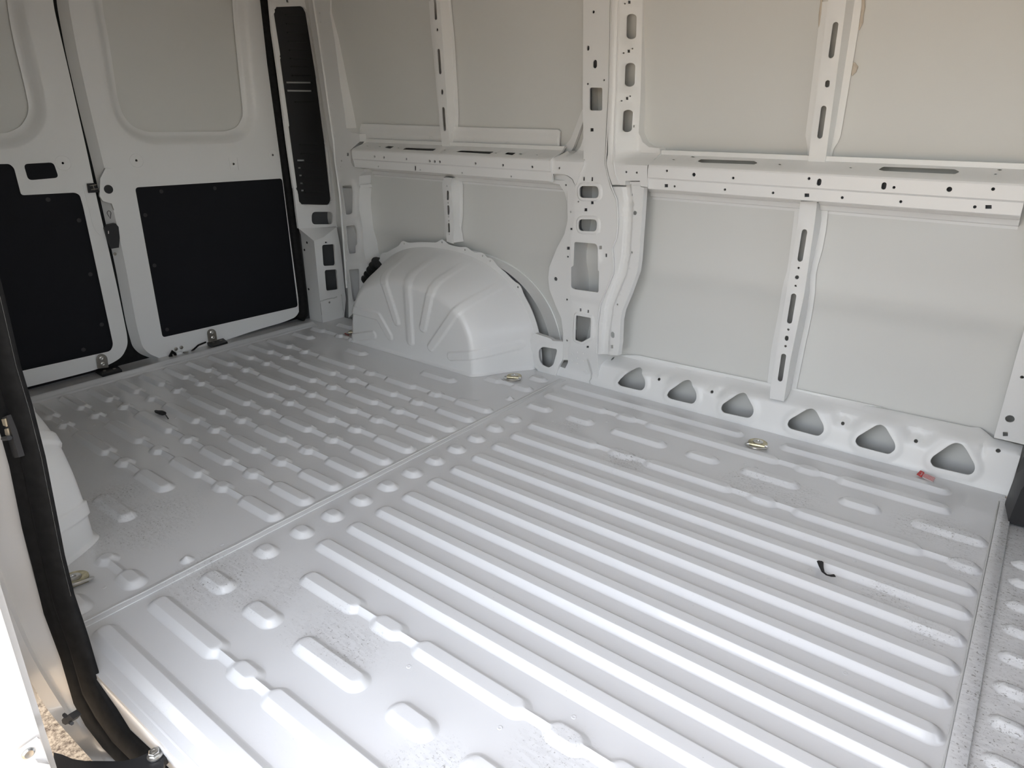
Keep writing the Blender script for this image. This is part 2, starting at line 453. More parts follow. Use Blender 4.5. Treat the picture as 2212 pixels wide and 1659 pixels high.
# front edge of the floor: raised strip and the cab step panel with dimples
MB().box((XF, .32, -.012), (.098, 2.16, .004), .003).build('front_edge_strip', FLOOR, floor)
MB().tube([(.066, y, .001) for y in np.arange(.33, 2.14, .05)], .002, 6).build('seam_sealer_bead', CAULK, floor)
MB().box((.096, .10, -.03), (.62, 2.16, -.006), .003).build('cab_step_panel', FLOOR, floor)
for y in [1.83, 1.745, 1.645, 1.548, 1.45, 1.35, 1.251, 1.152, 1.05, .95, .85]:
    rib([(.113, .180)], y, R=.022, name='floor_bump', z0=-.006, H=.011)
# spot weld dimples on the floor (too small to count)
wv = MB(); rw = random.Random(11)
for _ in range(150):
    x = rw.uniform(-2.75, .0); y = rw.uniform(.40, 2.05)
    if any(abs(y-q) < .036 for q in LONGY+[1.73, 1.868, 1.985, 2.1, .746, .608, .491, .376]): 
        continue
    wv.lathe((x, y, .0002), (0, 0, 1), [(.0052, 0), (.0045, .0008), (.0030, .0009), (.0018, .0004)], 10)
o = wv.build('weld_dimples', FLOOR, floor, True, 60); o['kind'] = 'stuff'

# far wall outer skin ------------------------------------------------
def skin_y(z):
    z = np.asarray(z, float)
    return np.interp(z, [-.2, 0, .22, .40, .435, .470, .505, .545, .70, .86, 1.0, 1.2, 1.4, 1.7], [2.285, 2.283, 2.280, 2.276, 2.266, 2.252, 2.252, 2.260, 2.259, 2.250, 2.240, 2.222, 2.198, 2.15])
zs = np.concatenate([np.arange(-.1, .36, .05), np.arange(.36, .60, .01), np.arange(.60, 1.66, .05)])
ys = skin_y(zs); ker = np.ones(5)/5
ysm = np.convolve(np.pad(ys, 2, mode='edge'), ker, 'valid')
xs = np.linspace(-2.99, .17, 30)
V = [(x, y, z) for x in xs for y, z in zip(ysm, zs)]; n = len(zs)
F = [(i*n+k, i*n+k+1, (i+1)*n+k+1, (i+1)*n+k) for i in range(len(xs)-1) for k in range(n-1)]
V2 = [(x, y+.012, z) for x, y, z in V]; F2 = [tuple(i+len(V) for i in f[::-1]) for f in F]
wall = link('wall_far', V+V2, F+F2, SKIN, None, True, 50)
tag(wall, 'far side wall of the van, bare white panels behind pressed frames', 'wall', kind='structure')
skY = lambda z: np.interp(z, zs, ysm)

# roof, near wall with the open door, cab shell (light enters only through the door opening and a cab front gap sized for fill light)
ROOF = 1.64
roof = MB().box((-2.99, .16, ROOF), (1.6, 2.30, ROOF+.03)).build('ceiling', SKIN, smooth=False); tag(roof, 'white painted van roof above the load bay', 'ceiling', kind='structure')
for k in range(5): MB().box((-2.6+k*.6, .30, ROOF-.04), (-2.54+k*.6, 2.16, ROOF), .008).build('roof_bow', PAINT, roof)
DO0, DO1, DTOP = -1.26, .10, 1.50
nw = MB()
nw.box((-2.96, .215, -.10), (DO0-.12, .245, ROOF)); nw.box((DO0-.12, .215, DTOP), (DO1, .245, ROOF)); nw.box((DO1, .215, -.10), (DO1+.14, .30, ROOF)); nw.box((DO1+.14, .215, -.10), (1.6, .245, .66)); nw.box((DO1+.14, .215, .66), (1.6, .245, ROOF))
wn = nw.build('wall_near', OUTER, smooth=False); tag(wn, 'near side wall of the van around the open sliding door', 'wall', kind='structure')
for x in (-2.55, -2.1, -1.75): MB().box((x, .245, .46), (x+.06, .30, ROOF), .008).build('upright', PAINT, wn)
MB().box((-2.8, .245, .77), (DO0-.13, .33, .86), .01).build('belt_rail', PAINT, wn)
# closed outer body: rear outer panels, wall cavity floor and ends
wr = MB().box((-3.01, .20, -.14), (-2.985, 2.31, ROOF+.02)).build('wall_rear', SKIN, smooth=False)
tag(wr, 'outer rear panel of the van behind the rear doors', 'wall', kind='structure')
MB().box((-2.99, 2.19, -.12), (.20, 2.31, -.10)).box((.165, 2.19, -.12), (.185, 2.31, ROOF)).box((-2.99, 2.186, -.12), (.19, 2.20, -.006)).build('cavity_floor', SKIN, wall, False)
# cab beyond the load bay (outside the frame; shades the front, windscreen gap sized to brighten the rear doors)
cf = MB().box((.16, 2.20, -.1), (1.6, 2.235, .66)).box((.16, 2.20, .66), (1.6, 2.235, ROOF)).box((1.57, .23, -.1), (1.6, 2.2, 1.0)).box((1.57, .23, 1.34), (1.6, 2.2, ROOF)).box((.62, .23, -.05), (1.6, 2.2, -.02)).build('wall_front', CABGREY, smooth=False)
tag(cf, 'unseen cab panels beyond the load bay, gap shaped for fill light', 'wall', kind='structure')

# ------------------------------------------------------------------ wheel arches
AXC, AHL, AHT = -2.085, .530, .445
def arch_out(n=61, grow=0.0):
    th = np.linspace(0, math.pi, n); e = 2/2.35
    c, s = np.cos(th), np.sin(th)
    return np.stack([AXC+(AHL+grow)*np.sign(c)*np.abs(c)**e, (AHT+grow)*np.abs(s)**e], 1)
A_OUT = arch_out(121)
YW, ADEP = 2.205, .242
def arch_d(P):
    P = np.asarray(P, float); q = np.abs((P[:, 0]-AXC)/AHL)**2.35+np.abs(np.maximum(P[:, 1], 0)/AHT)**2.35
    d = dist_line(P, A_OUT); return np.where(q < 1, d, -d)
def arch_y(u, v, emb=True):
    P = np.stack([np.asarray(u, float), np.asarray(v, float)], 1); d = np.maximum(arch_d(P), 0); t = d/(.20+.14*sm((np.abs(P[:, 0]-AXC)/AHL-.50)/.45))
    a = 1.95*t; k = .34; h = np.clip(.5+.5*(1-a)/k, 0, 1); s = 1*(1-h)+a*h-k*h*(1-h)
    s = s*np.clip(d/.012, 0, 1)**.5
    y = YW-ADEP*s
    return y
ASURF = Surf(1, arch_y)
ARIBS = [K4((758, 735), (845, 895), (922, 1030)), K4((970, 930), (890, 680), (900, 595), (1000, 512), (1085, 440)), K4((1065, 1065), (1046, 690), (1080, 597), (1245, 482)),
         K4((1150, 972), (1203, 735), (1250, 655), (1465, 515)), K4((1205, 1105), (1340, 910), (1450, 810), (1680, 680)), K4((1340, 1168), (1500, 1158), (1640, 1130), (1800, 1092)), K4((690, 992), (812, 1022))]
ARIBS = [ASURF.uvs(r) for r in ARIBS]
def arch_mesh(name, mirror, parent):
    th = np.linspace(0, 1, 261); n = len(th); O = arch_out(n)
    B = np.stack([np.clip(AXC+(O[:, 0]-AXC)*.62, AXC-.34, AXC+.34), np.full(n, -.004)], 1)
    ts = np.concatenate([np.linspace(0, .05, 5), np.linspace(.06, 1, 130)])
    V = []
    for t in ts:
        P = O*(1-t)+B*t
        y = arch_y(P[:, 0], P[:, 1])
        e = np.zeros(n)
        for r in ARIBS: e = np.maximum(e, .0065*sm((.0205-dist_line(P, r))/.005))
        dd = arch_d(P); y = y-e*sm(dd/.05)
        # foot flange on the floor
        y = y-.012*sm((.012-P[:, 1])/.012)*sm(dd/.02)
        if mirror: y = 2*1.238-y
        V += [(a, b, max(c, .0005)) for a, b, c in zip(P[:, 0], y, P[:, 1])]
    m_ = len(ts)
    F = [(i*n+k, i*n+k+1, (i+1)*n+k+1, (i+1)*n+k) for i in range(m_-1) for k in range(n-1)]
    if not mirror: F = [f[::-1] for f in F]
    return link(name, V, F, PAINT, parent, True, 70)
def arch_flange(parent, mirror):
    th = np.linspace(0, math.pi, 181)
    tabs = [K4((1013, 388))[0], K4((1282, 398))[0], K4((1445, 403))[0], K4((1555, 462))[0], K4((1618, 492))[0], K4((1785, 718))[0], K4((1868, 1075))[0], K4((888, 502))[0]]
    S = Surf(1, YW-.006); tu = [S.uv(p) for p in tabs]
    base = arch_out(181, -.012); outer = arch_out(181, .018)
    dirv = outer-base; dirv /= np.linalg.norm(dirv, axis=1)[:, None]
    bump = np.zeros(181)
    for t in tu: bump = np.maximum(bump, .020*np.exp(-(np.hypot(*(outer-np.array(t)).T)/.026)**2))
    outer = outer+dirv*bump[:, None]
    inner = base[::-1]
    poly = [tuple(p) for p in outer if p[1] >= 0]+[tuple(p) for p in inner if p[1] >= 0]
    holes = []
    for t in tu:
        i = np.argmin(np.hypot(*(outer-np.array(t)).T)); c = outer[i]-dirv[i]*.013; holes.append(circ(c, .004, 8))
    mb = sheet(S, poly, holes, rim=.002, hrim=.003)
    if mirror: mb.v = [(x, 2*1.238-y, z) for x, y, z in mb.v]; mb.f = [f[::-1] for f in mb.f]
    return mb.build('arch_flange', PAINT, parent)
for mirror in (False, True):
    yb = 2.1 if not mirror else 2*1.238-2.1
    a = empty('wheel_arch', (AXC, yb, 0), 'white domed wheel arch with pressed ribs below the far wall' if not mirror else 'near wheel arch half hidden behind the black door seal', 'wheel arch', 'wheel arches')
    arch_mesh('arch_shell', mirror, a)
    arch_flange(a, mirror)
# outer wheel housing lip between the arch and the skin
O1 = arch_out(61, .010)*np.array([1, .96])+np.array([.055, 0]); V = []
for p in O1: V += [(p[0], YW+.0, p[1]), (p[0], skY(p[1])+.001, p[1])]
link('outer_wheel_housing', V, [(2*i, 2*i+1, 2*i+3, 2*i+2) for i in range(len(O1)-1)], PAINT, wall, True, 60)
lip = MB().tube([(p[0], skY(p[1])-.002, p[1]) for p in O1], .004, 6).build('wheel_housing_lip', PAINT, wall)

# ------------------------------------------------------------------ far wall: frames
def part(name, mb, mt=PAINT, angle=35): return mb.build(name, mt, wall, True, angle)

# belt rails: y = g(z), folded profile
RZ = [.752, .7655, .768, .798, .8015, .8035, .838, .8425, .8465, .8500, .868, .8715, .885]
RY = [2.150, 2.1300, 2.128, 2.127, 2.124, 2.1195, 2.1180, 2.1205, 2.1270, 2.1350, 2.197, 2.2060, 2.2065]
RAIL = Surf(1, lambda u, v: np.interp(v, RZ, RY))
RFRONT = Surf(1, 2.119); RLOW = Surf(1, 2.1275); RLEDGE = Surf(1, lambda u, v: 2.135+(v-.85)*(.062/.018))
def ledge_poly(k, pts, r=.003): return rnd([RLEDGE.uv(p) for p in k(*pts)], r, 4)
def rail(name, x0, x1, specs, ledges):
    out = rnd([(x0, RZ[1]), (x1, RZ[1]), (x1, RZ[-1]), (x0, RZ[-1])], .001, 1)
    holes = []
    for S, sp in specs: holes += hole_list(S, [sp])
    holes += ledges
    holes = [h for h in holes if all(x0+.004 < p[0] < x1-.004 and RZ[1] < p[1] < RZ[-1] for p in h)]
    cr = [[(x, z) for x in np.append(np.arange(x0+.0015, x1-.02, .02), x1-.0015)] for z in RZ[2:-1]]
    mb = sheet(RAIL, densify(out, .02), holes, rim=.012, hrim=.006, creases=cr)
    return part(name, mb, angle=28)
Lp = lambda k, x, y, r: [RLEDGE.uv(k((x-2.2*r, y))[0]), RLEDGE.uv(k((x, y-.6*r))[0]), RLEDGE.uv(k((x+2.2*r, y))[0]), RLEDGE.uv(k((x, y+.6*r))[0])]
fr = [C_(K7, 500, 1422, 12), S_(K7, 582, 1440, 578, 1462, 18), S_(K7, 1098, 1470, 1094, 1492, 20), C_(K7, 1176, 1493, 12), C_(K7, 1617, 1508, 21), C_(K7, 1966, 1506, 14), C_(K5, 1255, 1361, 10), C_(K5, 1470, 1391, 16), C_(K5, 1783, 1418, 11)]
lo = [C_(K7, 213, 1536, 11), Q_(K7, 482, 1555, 38, 28), C_(K7, 764, 1574, 12), C_(K7, 1230, 1606, 12), C_(K7, 1820, 1648, 13), Q_(K7, 1929, 1648, 50, 30), Q_(K5, 1250, 1479, 28, 26), C_(K5, 1316, 1484, 9), C_(K5, 1717, 1510, 10), C_(K5, 2100, 1536, 10)]
led = [ledge_poly(K5, [(1495, 1286), (1525, 1268), (1950, 1282), (1978, 1298), (1950, 1310), (1525, 1296)]), ledge_poly(K7, [(1050, 1352), (1090, 1328), (1660, 1348), (1700, 1368), (1660, 1388), (1090, 1362)]),
       Lp(K5, 1308, 1272, 7), Lp(K5, 1460, 1250, 9), Lp(K5, 2152, 1310, 7), Lp(K7, 830, 1336, 7), Lp(K7, 2018, 1353, 11), Lp(K7, 1985, 1388, 8)]
rail('belt_rail', -1.076, -.060, [(RFRONT, s) for s in fr]+[(RLOW, s) for s in lo], led)
fr = [C_(K3, 955, 1247, 10), C_(K3, 1030, 1253, 10), C_(K3, 1208, 1266, 10), C_(K3, 1393, 1284, 11), C_(K3, 1433, 1286, 12), C_(K3, 1474, 1289, 11), C_(K3, 1758, 1302, 11), C_(K3, 1977, 1315, 11), C_(K5, 183, 1330, 11)]
lo = [C_(K3, 985, 1326, 7), S_(K3, 1277, 1330, 1277, 1350, 8), C_(K3, 1317, 1353, 8), C_(K3, 1651, 1378, 8), C_(K3, 2042, 1406, 8), C_(K5, 14, 1407, 8)]
led = [ledge_poly(K3, [(1030, 1176), (1060, 1162), (1110, 1166), (1080, 1184)]), ledge_poly(K3, [(1172, 1190), (1200, 1177), (1445, 1185), (1420, 1202)]), ledge_poly(K3, [(1602, 1210), (1640, 1199), (1905, 1208), (1870, 1226)]), ledge_poly(K3, [(1985, 1228), (2010, 1213), (2080, 1217), (2050, 1236)]),
       Lp(K3, 897, 1163, 4), Lp(K3, 995, 1168, 5), Lp(K3, 1145, 1178, 4), Lp(K3, 1513, 1198, 4), Lp(K3, 1920, 1219, 5), Lp(K3, 2117, 1226, 7), Lp(K5, 90, 1227, 6), Lp(K5, 220, 1234, 5)]
rail('belt_rail', -2.545, -1.462, [(RFRONT, s) for s in fr]+[(RLOW, s) for s in lo], led)
def shade_liner(name, S, outline, holes, depth):  # dark sheet added behind a face so its holes look shaded
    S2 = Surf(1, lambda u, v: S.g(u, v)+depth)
    return part(name, sheet(S2, outline, holes, rim=0, hrim=0), CAVITY_SHADE)
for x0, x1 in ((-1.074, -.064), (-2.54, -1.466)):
    part('rail_shade_sheet', MB().add([(x, y, z) for x in (x0, x1) for y, z in ((2.146, .768), (2.146, .828), (2.200, .850), (2.215, .850))], [(k, k+1, k+5, k+4) for k in range(3)]), CAVITY_SHADE)  # added dark backing, painted shade for the rail holes
# stepped reinforcement under each rail, lying on the skin
def reinforce(x0, x1, z1):
    prof = [(2.150, z1+.020), (2.200, z1+.012), (2.214, z1+.008), (2.222, z1-.004), (2.236, z1-.008), (2.240, z1-.022), (2.255, z1-.026), (2.2565, z1-.034)]
    V = [(x, y, z) for x in (x0, x1) for y, z in prof]; n = len(prof)
    mb = MB().add(V, [(k, n+k, n+k+1, k+1) for k in range(n-1)]); return part('rail_reinforcement', mb, angle=15)
reinforce(-1.12, -.062, .752); reinforce(-2.56, -1.43, .752)
# flat flange behind the rear rail, on the skin above the ledge
SUF = Surf(1, lambda u, v: skY(v)-.012)
o_ = K3((848, 985), (1490, 1006))+K5((0, 1022), (388, 1032), (403, 1046), (405, 1200), (0, 1185))+K3((1600, 1170), (842, 1135))
def uf_h(P):
    z0 = SUF.uv(K3((1100, 1030))[0])[1]; z1 = SUF.uv(K3((1100, 1050))[0])[1]
    return .006*sm((z0-P[:, 1])/.004)+.004*sm((z1-P[:, 1])/.004)
mb = sheet(SUF, SUF.uvs(o_), [], hfun=uf_h, step=.008, rim=.008); part('rail_top_flange', mb)
for x, y, r in [(871, 1073, 10), (1114, 1102, 13), (1416, 1096, 14), (1708, 1107, 14), (1772, 1118, 12), (2026, 1141, 14)]:
    c = SUF.uv(K3((x, y))[0]); q = [(c[0]+.007*math.cos(a), SUF.map(np.array([c[0]]), np.array([c[1]]))[0][1]-.0105, c[1]+.007*math.sin(a)) for a in np.linspace(0, 2*math.pi, 17)[:-1]]
    part('weld_ring', MB().tube(q, .0009, 5, closed=True))

# hat-section uprights
def polyz(S, pts):
    uv = sorted(S.uvs(pts), key=lambda p: p[1]); return np.array(uv)
def upright(depth, fl, fr_, sb, fo, lf, specs, name='upright', yfun=None, ztop=None, zbot=None):
    FS = Surf(1, yfun or (lambda u, v: skY(v)-depth)); BS = Surf(1, lambda u, v: skY(v)-.005)
    a, b = polyz(FS, fl), polyz(FS, fr_); c, d = polyz(BS, sb), polyz(BS, fo); l_ = polyz(BS, lf)
    out = [tuple(p) for p in a]+[tuple(p) for p in b[::-1]]
    holes = hole_list(FS, specs)
    def h(P):
        e = np.zeros(len(P))
        for hh in holes:
            if np.ptp(np.array(hh)[:, 1]) > .03: e = np.maximum(e, .0016*sm((.0085-np.abs(dist_line(P, hh, True)))/.004))
        return e
    mb = sheet(FS, densify(out, .03), holes, hfun=h, rim=0, hrim=.003, step=(.008, .02))
    z0 = max(a[0][1], b[0][1]) if zbot is None else zbot; z1 = min(a[-1][1], b[-1][1]) if ztop is None else ztop
    zz = np.linspace(z0, z1, 24)
    ax = np.interp(zz, a[:, 1], a[:, 0]); bx = np.interp(zz, b[:, 1], b[:, 0]); cx_ = np.interp(zz, c[:, 1], c[:, 0]); dx = np.interp(zz, d[:, 1], d[:, 0]); lx = np.interp(zz, l_[:, 1], l_[:, 0])
    yf = FS.g(ax, zz); yb = BS.g(ax, zz)
    rows = [np.stack([lx, yb, zz], 1), np.stack([np.minimum(ax-.004, lx+.02), yb, zz], 1), np.stack([ax, yf, zz], 1)]
    rows2 = [np.stack([bx, yf, zz], 1), np.stack([cx_, yb, zz], 1), np.stack([dx, yb, zz], 1), np.stack([dx, yb+.0015, zz], 1)]
    for rr in (rows, rows2):
        V = [tuple(p) for r in rr for p in r]; n = len(zz)
        mb.add(V, [(i*n+k, (i+1)*n+k, (i+1)*n+k+1, i*n+k+1) for i in range(len(rr)-1) for k in range(n-1)])
    return part(name, mb, angle=25)
upright(.062, K8((430, 130), (410, 300), (312, 900), (228, 1400), (190, 1640))+L5((1305, 508)), K8((565, 130), (545, 300), (460, 880), (350, 1400))+L5((1400, 528)),
        K8((600, 130), (598, 300), (510, 690), (505, 850), (402, 1400))+L5((1440, 500)), K8((655, 160), (640, 330), (610, 500), (555, 690), (550, 850), (480, 1230), (400, 1620))+L5((1480, 450)),
        K8((390, 150), (375, 300), (325, 680), (265, 960), (200, 1300), (165, 1600))+L5((1285, 490)),
        [S_(K8, 465, 372, 430, 588, 22), C_(K8, 417, 659, 9), C_(K8, 404, 734, 16), C_(K8, 393, 802, 9), S_(K8, 379, 882, 346, 1082, 21), C_(K8, 335, 1150, 9), S_(K8, 323, 1213, 321, 1226, 15), C_(K8, 313, 1282, 9), S_(K8, 299, 1360, 271, 1544, 20)],
        yfun=lambda u, v: 2.197+0*v)
upright(.048, K7((655, -20), (515, 1090), (492, 1293)), K7((800, -20), (655, 1090), (627, 1298)), K7((868, -20), (712, 1000), (690, 1100), (660, 1270)),
        K7((927, -20), (890, 250), (752, 1080), (742, 1130), (700, 1152), (685, 1240), (662, 1270)), K7((605, -20), (575, 220), (470, 1085), (465, 1118), (490, 1140), (486, 1260)),
        [S_(K7, 712, 200, 678, 440, 23), S_(K7, 647, 657, 645, 678, 18), S_(K7, 618, 865, 588, 1082, 22)])
upright(.05, K3((1400, -20), (1440, 500), (1475, 1000), (1493, 1172)), K3((1470, -20), (1495, 300), (1540, 1000), (1556, 1182)), K3((1540, -20), (1570, 300), (1600, 1000), (1596, 1160)),
        K3((1560, -20), (1590, 300), (1624, 900), (1620, 1050), (1606, 1060), (1602, 1160)), K3((1385, -20), (1405, 250), (1442, 650), (1470, 1000), (1487, 1130)),
        [S_(K3, 1436, -5, 1445, 142, 11), C_(K3, 1454, 237, 12), S_(K3, 1467, 405, 1480, 575, 11), S_(K3, 1493, 726, 1493, 740, 9), S_(K3, 1505, 868, 1516, 1027, 11)])
upright(.055, K4((1290, 0), (1310, 385))+K3((1503, 1415)), K4((1340, 0), (1362, 402))+K3((1572, 1415)), K4((1405, 0), (1400, 280), (1420, 330), (1426, 385))+K3((1610, 1412)),
        K4((1422, 0), (1420, 230), (1410, 290), (1428, 390))+K3((1650, 1450)), K4((1280, 0), (1302, 380))+K3((1500, 1415)),
        [C_(K3, 1532, 1482, 6), S_(K4, 1320, 48, 1320, 92, 9), C_(K4, 1322, 122, 6), S_(K4, 1324, 148, 1324, 192, 9), C_(K4, 1325, 215, 6), C_(K4, 1326, 243, 6), S_(K4, 1327, 268, 1328, 312, 9), C_(K4, 1330, 333, 6)])

ADH = mat('panel_adhesive', (.60, .53, .44), .6, bump=(150, .5, .002))
AS = Surf(1, lambda u, v: skY(v)-.003)
def surf_pt(S, p, h=0.0):
    u = S.uv(p); return S.map(np.array([u[0]]), np.array([u[1]]), np.array([h]))[0]
part('panel_adhesive', MB().tube([surf_pt(AS, p) for p in K7((930, -15), (933, 60), (922, 120), (917, 180), (895, 240))], [.004, .005, .004, .005, .002], 8), ADH)
part('panel_adhesive', MB().tube([surf_pt(AS, p) for p in K7((856, 500), (868, 535), (858, 570), (843, 600))], [.003, .008, .007, .002], 8), ADH)
part('panel_adhesive', MB().tube([surf_pt(AS, p) for p in K7((602, -10), (588, 120), (580, 220))], [.003, .004, .002], 8), ADH)
# lower sill beam with triangular openings and scoops
def beam_g(u, v):
    y = 2.186+.20*np.maximum(v, 0)-.10*np.maximum(.02-v, 0); zr = np.interp(u, [-1.22, .0], [.082, .120])
    return y+(skY(v)-.006-y)*sm((v-zr)/.030)
BEAM = Surf(1, beam_g)
bt = L5((150, 205), (275, 215), (330, 212), (400, 212), (1290, 400), (2100, 575))+L6((700, 332), (1700, 545), (1790, 548), (1850, 595), (1920, 655), (2100, 692), (2112, 700))
b_out = BEAM.uvs(L5((112, 330), (112, 203))+bt)
zt = b_out[-1]
b_out += [(.085, zt[1]), (.085, -.004), (-1.285, -.004)]
TR = [L5((268, 402), (290, 370), (395, 298), (425, 292), (442, 315), (459, 385), (455, 432), (430, 453), (285, 420)), L5((604, 487), (620, 455), (722, 384), (757, 376), (778, 395), (809, 470), (806, 517), (780, 544), (625, 508)),
      L5((974, 577), (985, 545), (1092, 473), (1132, 463), (1155, 482), (1197, 570), (1196, 612), (1165, 641), (990, 603)), L5((1426, 687), (1440, 650), (1562, 578), (1598, 571), (1624, 592), (1676, 690), (1676, 732), (1640, 764), (1445, 712)),
      L5((1888, 797), (1905, 765), (2032, 688), (2068, 681), (2098, 702), (2164, 815), (2161, 857), (2120, 888), (1908, 832)), L6((1316, 862), (1340, 820), (1505, 706), (1562, 684), (1622, 700), (1664, 752), (1746, 900), (1741, 962), (1690, 999), (1345, 918))]
TRU = [rnd(BEAM.uvs(t), .012, 4) for t in TR]
SCP = [L5((488, 300), (515, 265), (620, 278), (695, 310), (715, 328), (650, 395), (600, 425), (545, 408), (498, 375)), L5((838, 380), (862, 345), (965, 358), (1055, 390), (1085, 408), (1005, 485), (955, 520), (895, 498), (850, 460)),
       L6((345, 350), (410, 303), (600, 330), (725, 388), (765, 420), (660, 530), (565, 595), (400, 560), (348, 450)), L6((998, 490), (1060, 438), (1250, 450), (1425, 528), (1485, 585), (1360, 700), (1270, 755), (1100, 728), (1015, 620)),
       L6((1790, 610), (1840, 640), (1880, 690), (1850, 800), (1800, 880), (1770, 800))]
SCU = [rnd(BEAM.uvs(s), .015, 4) for s in SCP]
BOSS = [L5((545, 380))[0], L5((905, 467))[0], L6((475, 515))[0], L6((1175, 684))[0]]
BSU = [BEAM.uv(p) for p in BOSS]
holes = list(TRU)+[circ(c, .0055, 10) for c in BSU]+[circ(BEAM.uv(L6((1965, 769))[0]), .006, 10), circ(BEAM.uv(K6((823, 1382))[0]), .004, 8)]
def beam_h(P):
    e = np.zeros(len(P))
    bs = np.zeros(len(P))
    for c in BSU: bs = np.maximum(bs, sm((.022-np.hypot(P[:, 0]-c[0], P[:, 1]-c[1]+.003))/.013))
    for k, s in enumerate(SCU):
        dd = sdf(P, s); e = np.minimum(e, -.026*sm(dd/.028)*(1-.65*bs)) if k < 4 else np.minimum(e, -.012*sm(dd/.02))
    for t in TRU: e = e+.0045*sm((.022-np.abs(dist_line(P, t, True)))/.012)
    # recessed field between the foot and the top flange
    return e
mb = sheet(BEAM, densify(b_out, .02), holes, hfun=beam_h, step=.007, rim=.003, hrim=.004)
part('sill_beam', mb, angle=50)

# centre pillar ------------------------------------------------------
CM = Surf(1, lambda u, v: 2.138+.050*sm((.22-v)/.22))
cm_left = K5((590, -20), (585, 860), (592, 1200), (590, 1300), (555, 1400), (525, 1470))+K6((520, 100), (520, 260), (495, 410), (485, 560), (478, 900), (490, 1000), (490, 1150), (476, 1285), (460, 1300), (456, 1420), (436, 1463), (372, 1442), (356, 1535))
cm_bot = K6((480, 1570), (640, 1600), (690, 1606))
cm_right = K6((695, 1335), (700, 1100), (722, 950), (762, 850), (822, 700), (825, 600), (816, 500), (850, 420), (862, 300), (850, 120))+K5((805, 1495), (780, 1400), (760, 1300), (770, 1050), (790, 700), (803, -20))
cm_out = CM.uvs(cm_left+cm_bot+cm_right)
cm_specs = [C_(K5, 670, 95, 13), S_(K5, 628, 376, 628, 391, 10), S_(K5, 683, 496, 683, 524, 16), ('p', K5((640, 697), (742, 699), (740, 881), (640, 879)), .007), C_(K5, 755, 638, 9), C_(K5, 626, 669, 9), Q_(K5, 658, 1034, 26), Q_(K5, 594, 1424, 14, 32), Q_(K5, 660, 1427, 14, 32),
            ('p', K5((565, 1480), (718, 1482), (718, 1577), (565, 1575)), .016), C_(K6, 551, 131, 7), Q_(K6, 660, 140, 24), Q_(K6, 609, 196, 24), ('p', K6((557, 270), (705, 272), (704, 368), (557, 362)), .016),
            ('p', K6((518, 452), (690, 466), (706, 500), (706, 680), (716, 684), (711, 856), (520, 830), (492, 815), (492, 650), (511, 644)), .008), Q_(K6, 723, 497, 16, 28), Q_(K6, 765, 561, 14, 28), Q_(K6, 556, 998, 12, 24), Q_(K6, 617, 1010, 12, 24),
            ('p', K6((527, 1038), (646, 1060), (641, 1215), (570, 1254), (519, 1236)), .005), Q_(K6, 613, 1293, 20, 16)]
cm_holes = hole_list(CM, cm_specs)
big = [cm_holes[i] for i in (9, 13, 19)]
def cm_h(P):
    e = np.zeros(len(P))
    for b in big: e = np.maximum(e, .0055*sm((.0125-dist_line(P, b, True))/.005))
    za = CM.uv(K6((640, 930))[0])[1]; e = e-.010*sm((za+.012-P[:, 1])/.024)*sm((P[:, 1]-.0)/.05)
    zb0 = CM.uv(K6((780, 450))[0])[1]; zb1 = CM.uv(K6((780, 630))[0])[1]; xb = CM.uv(K6((712, 540))[0])[0]
    e = e-.006*sm((P[:, 0]-xb)/.01)*sm((zb0-P[:, 1])/.012)*sm((P[:, 1]-zb1)/.012)
    return e
ex_ = [q for b in big for k in (.002, .004, .007, .010, .013, .016) for q in offs(b, k, .006)]
mb = sheet(CM, densify(cm_out, .02), cm_holes, hfun=cm_h, step=.011, extra=ex_, rim=.10, hrim=.005, rimto=skY); part('pillar', mb, angle=40)
shade_liner('pillar_shade_sheet', CM, offs(cm_out, -.010, .03), [offs(h_, .006, .02) for h_ in [cm_holes[i] for i in (3, 9, 13, 14, 19)]], .024)  # dark sheet standing in for shade behind the small pillar holes
def dots(S, k, pts, r=.004, nm='weld_spot'):
    for q in pts:
        c = S.uv(k(q)[0]); P0 = S.map(np.array([c[0]]), np.array([c[1]]))[0]
        part(nm, MB().lathe(P0+[0, .0005, 0], (0, -1, 0), [(r, 0), (r*.8, .0016), (r*.3, .002)], 10))
dots(CM, K6, [(498, 1345), (545, 1333), (590, 1340), (540, 1378), (498, 1397), (540, 1423), (590, 1400)])
c = CM.uv(K6((606, 1488))[0]); y0 = CM.g(np.array([c[0]]), np.array([c[1]]))[0]
part('weld_ring', MB().tube([(c[0]+.009*math.cos(a), y0-.0005, c[1]+.009*math.sin(a)) for a in np.linspace(0, 2*math.pi, 17)[:-1]], .001, 5, closed=True))
part('seam_sealer_bead', MB().tube([CM.map(np.array([CM.uv(p)[0]]), np.array([CM.uv(p)[1]]), np.array([.001]))[0] for p in K6((622, 1385), (640, 1450), (655, 1500), (652, 1540), (640, 1560), (648, 1592))], .0022, 6), CAULK)

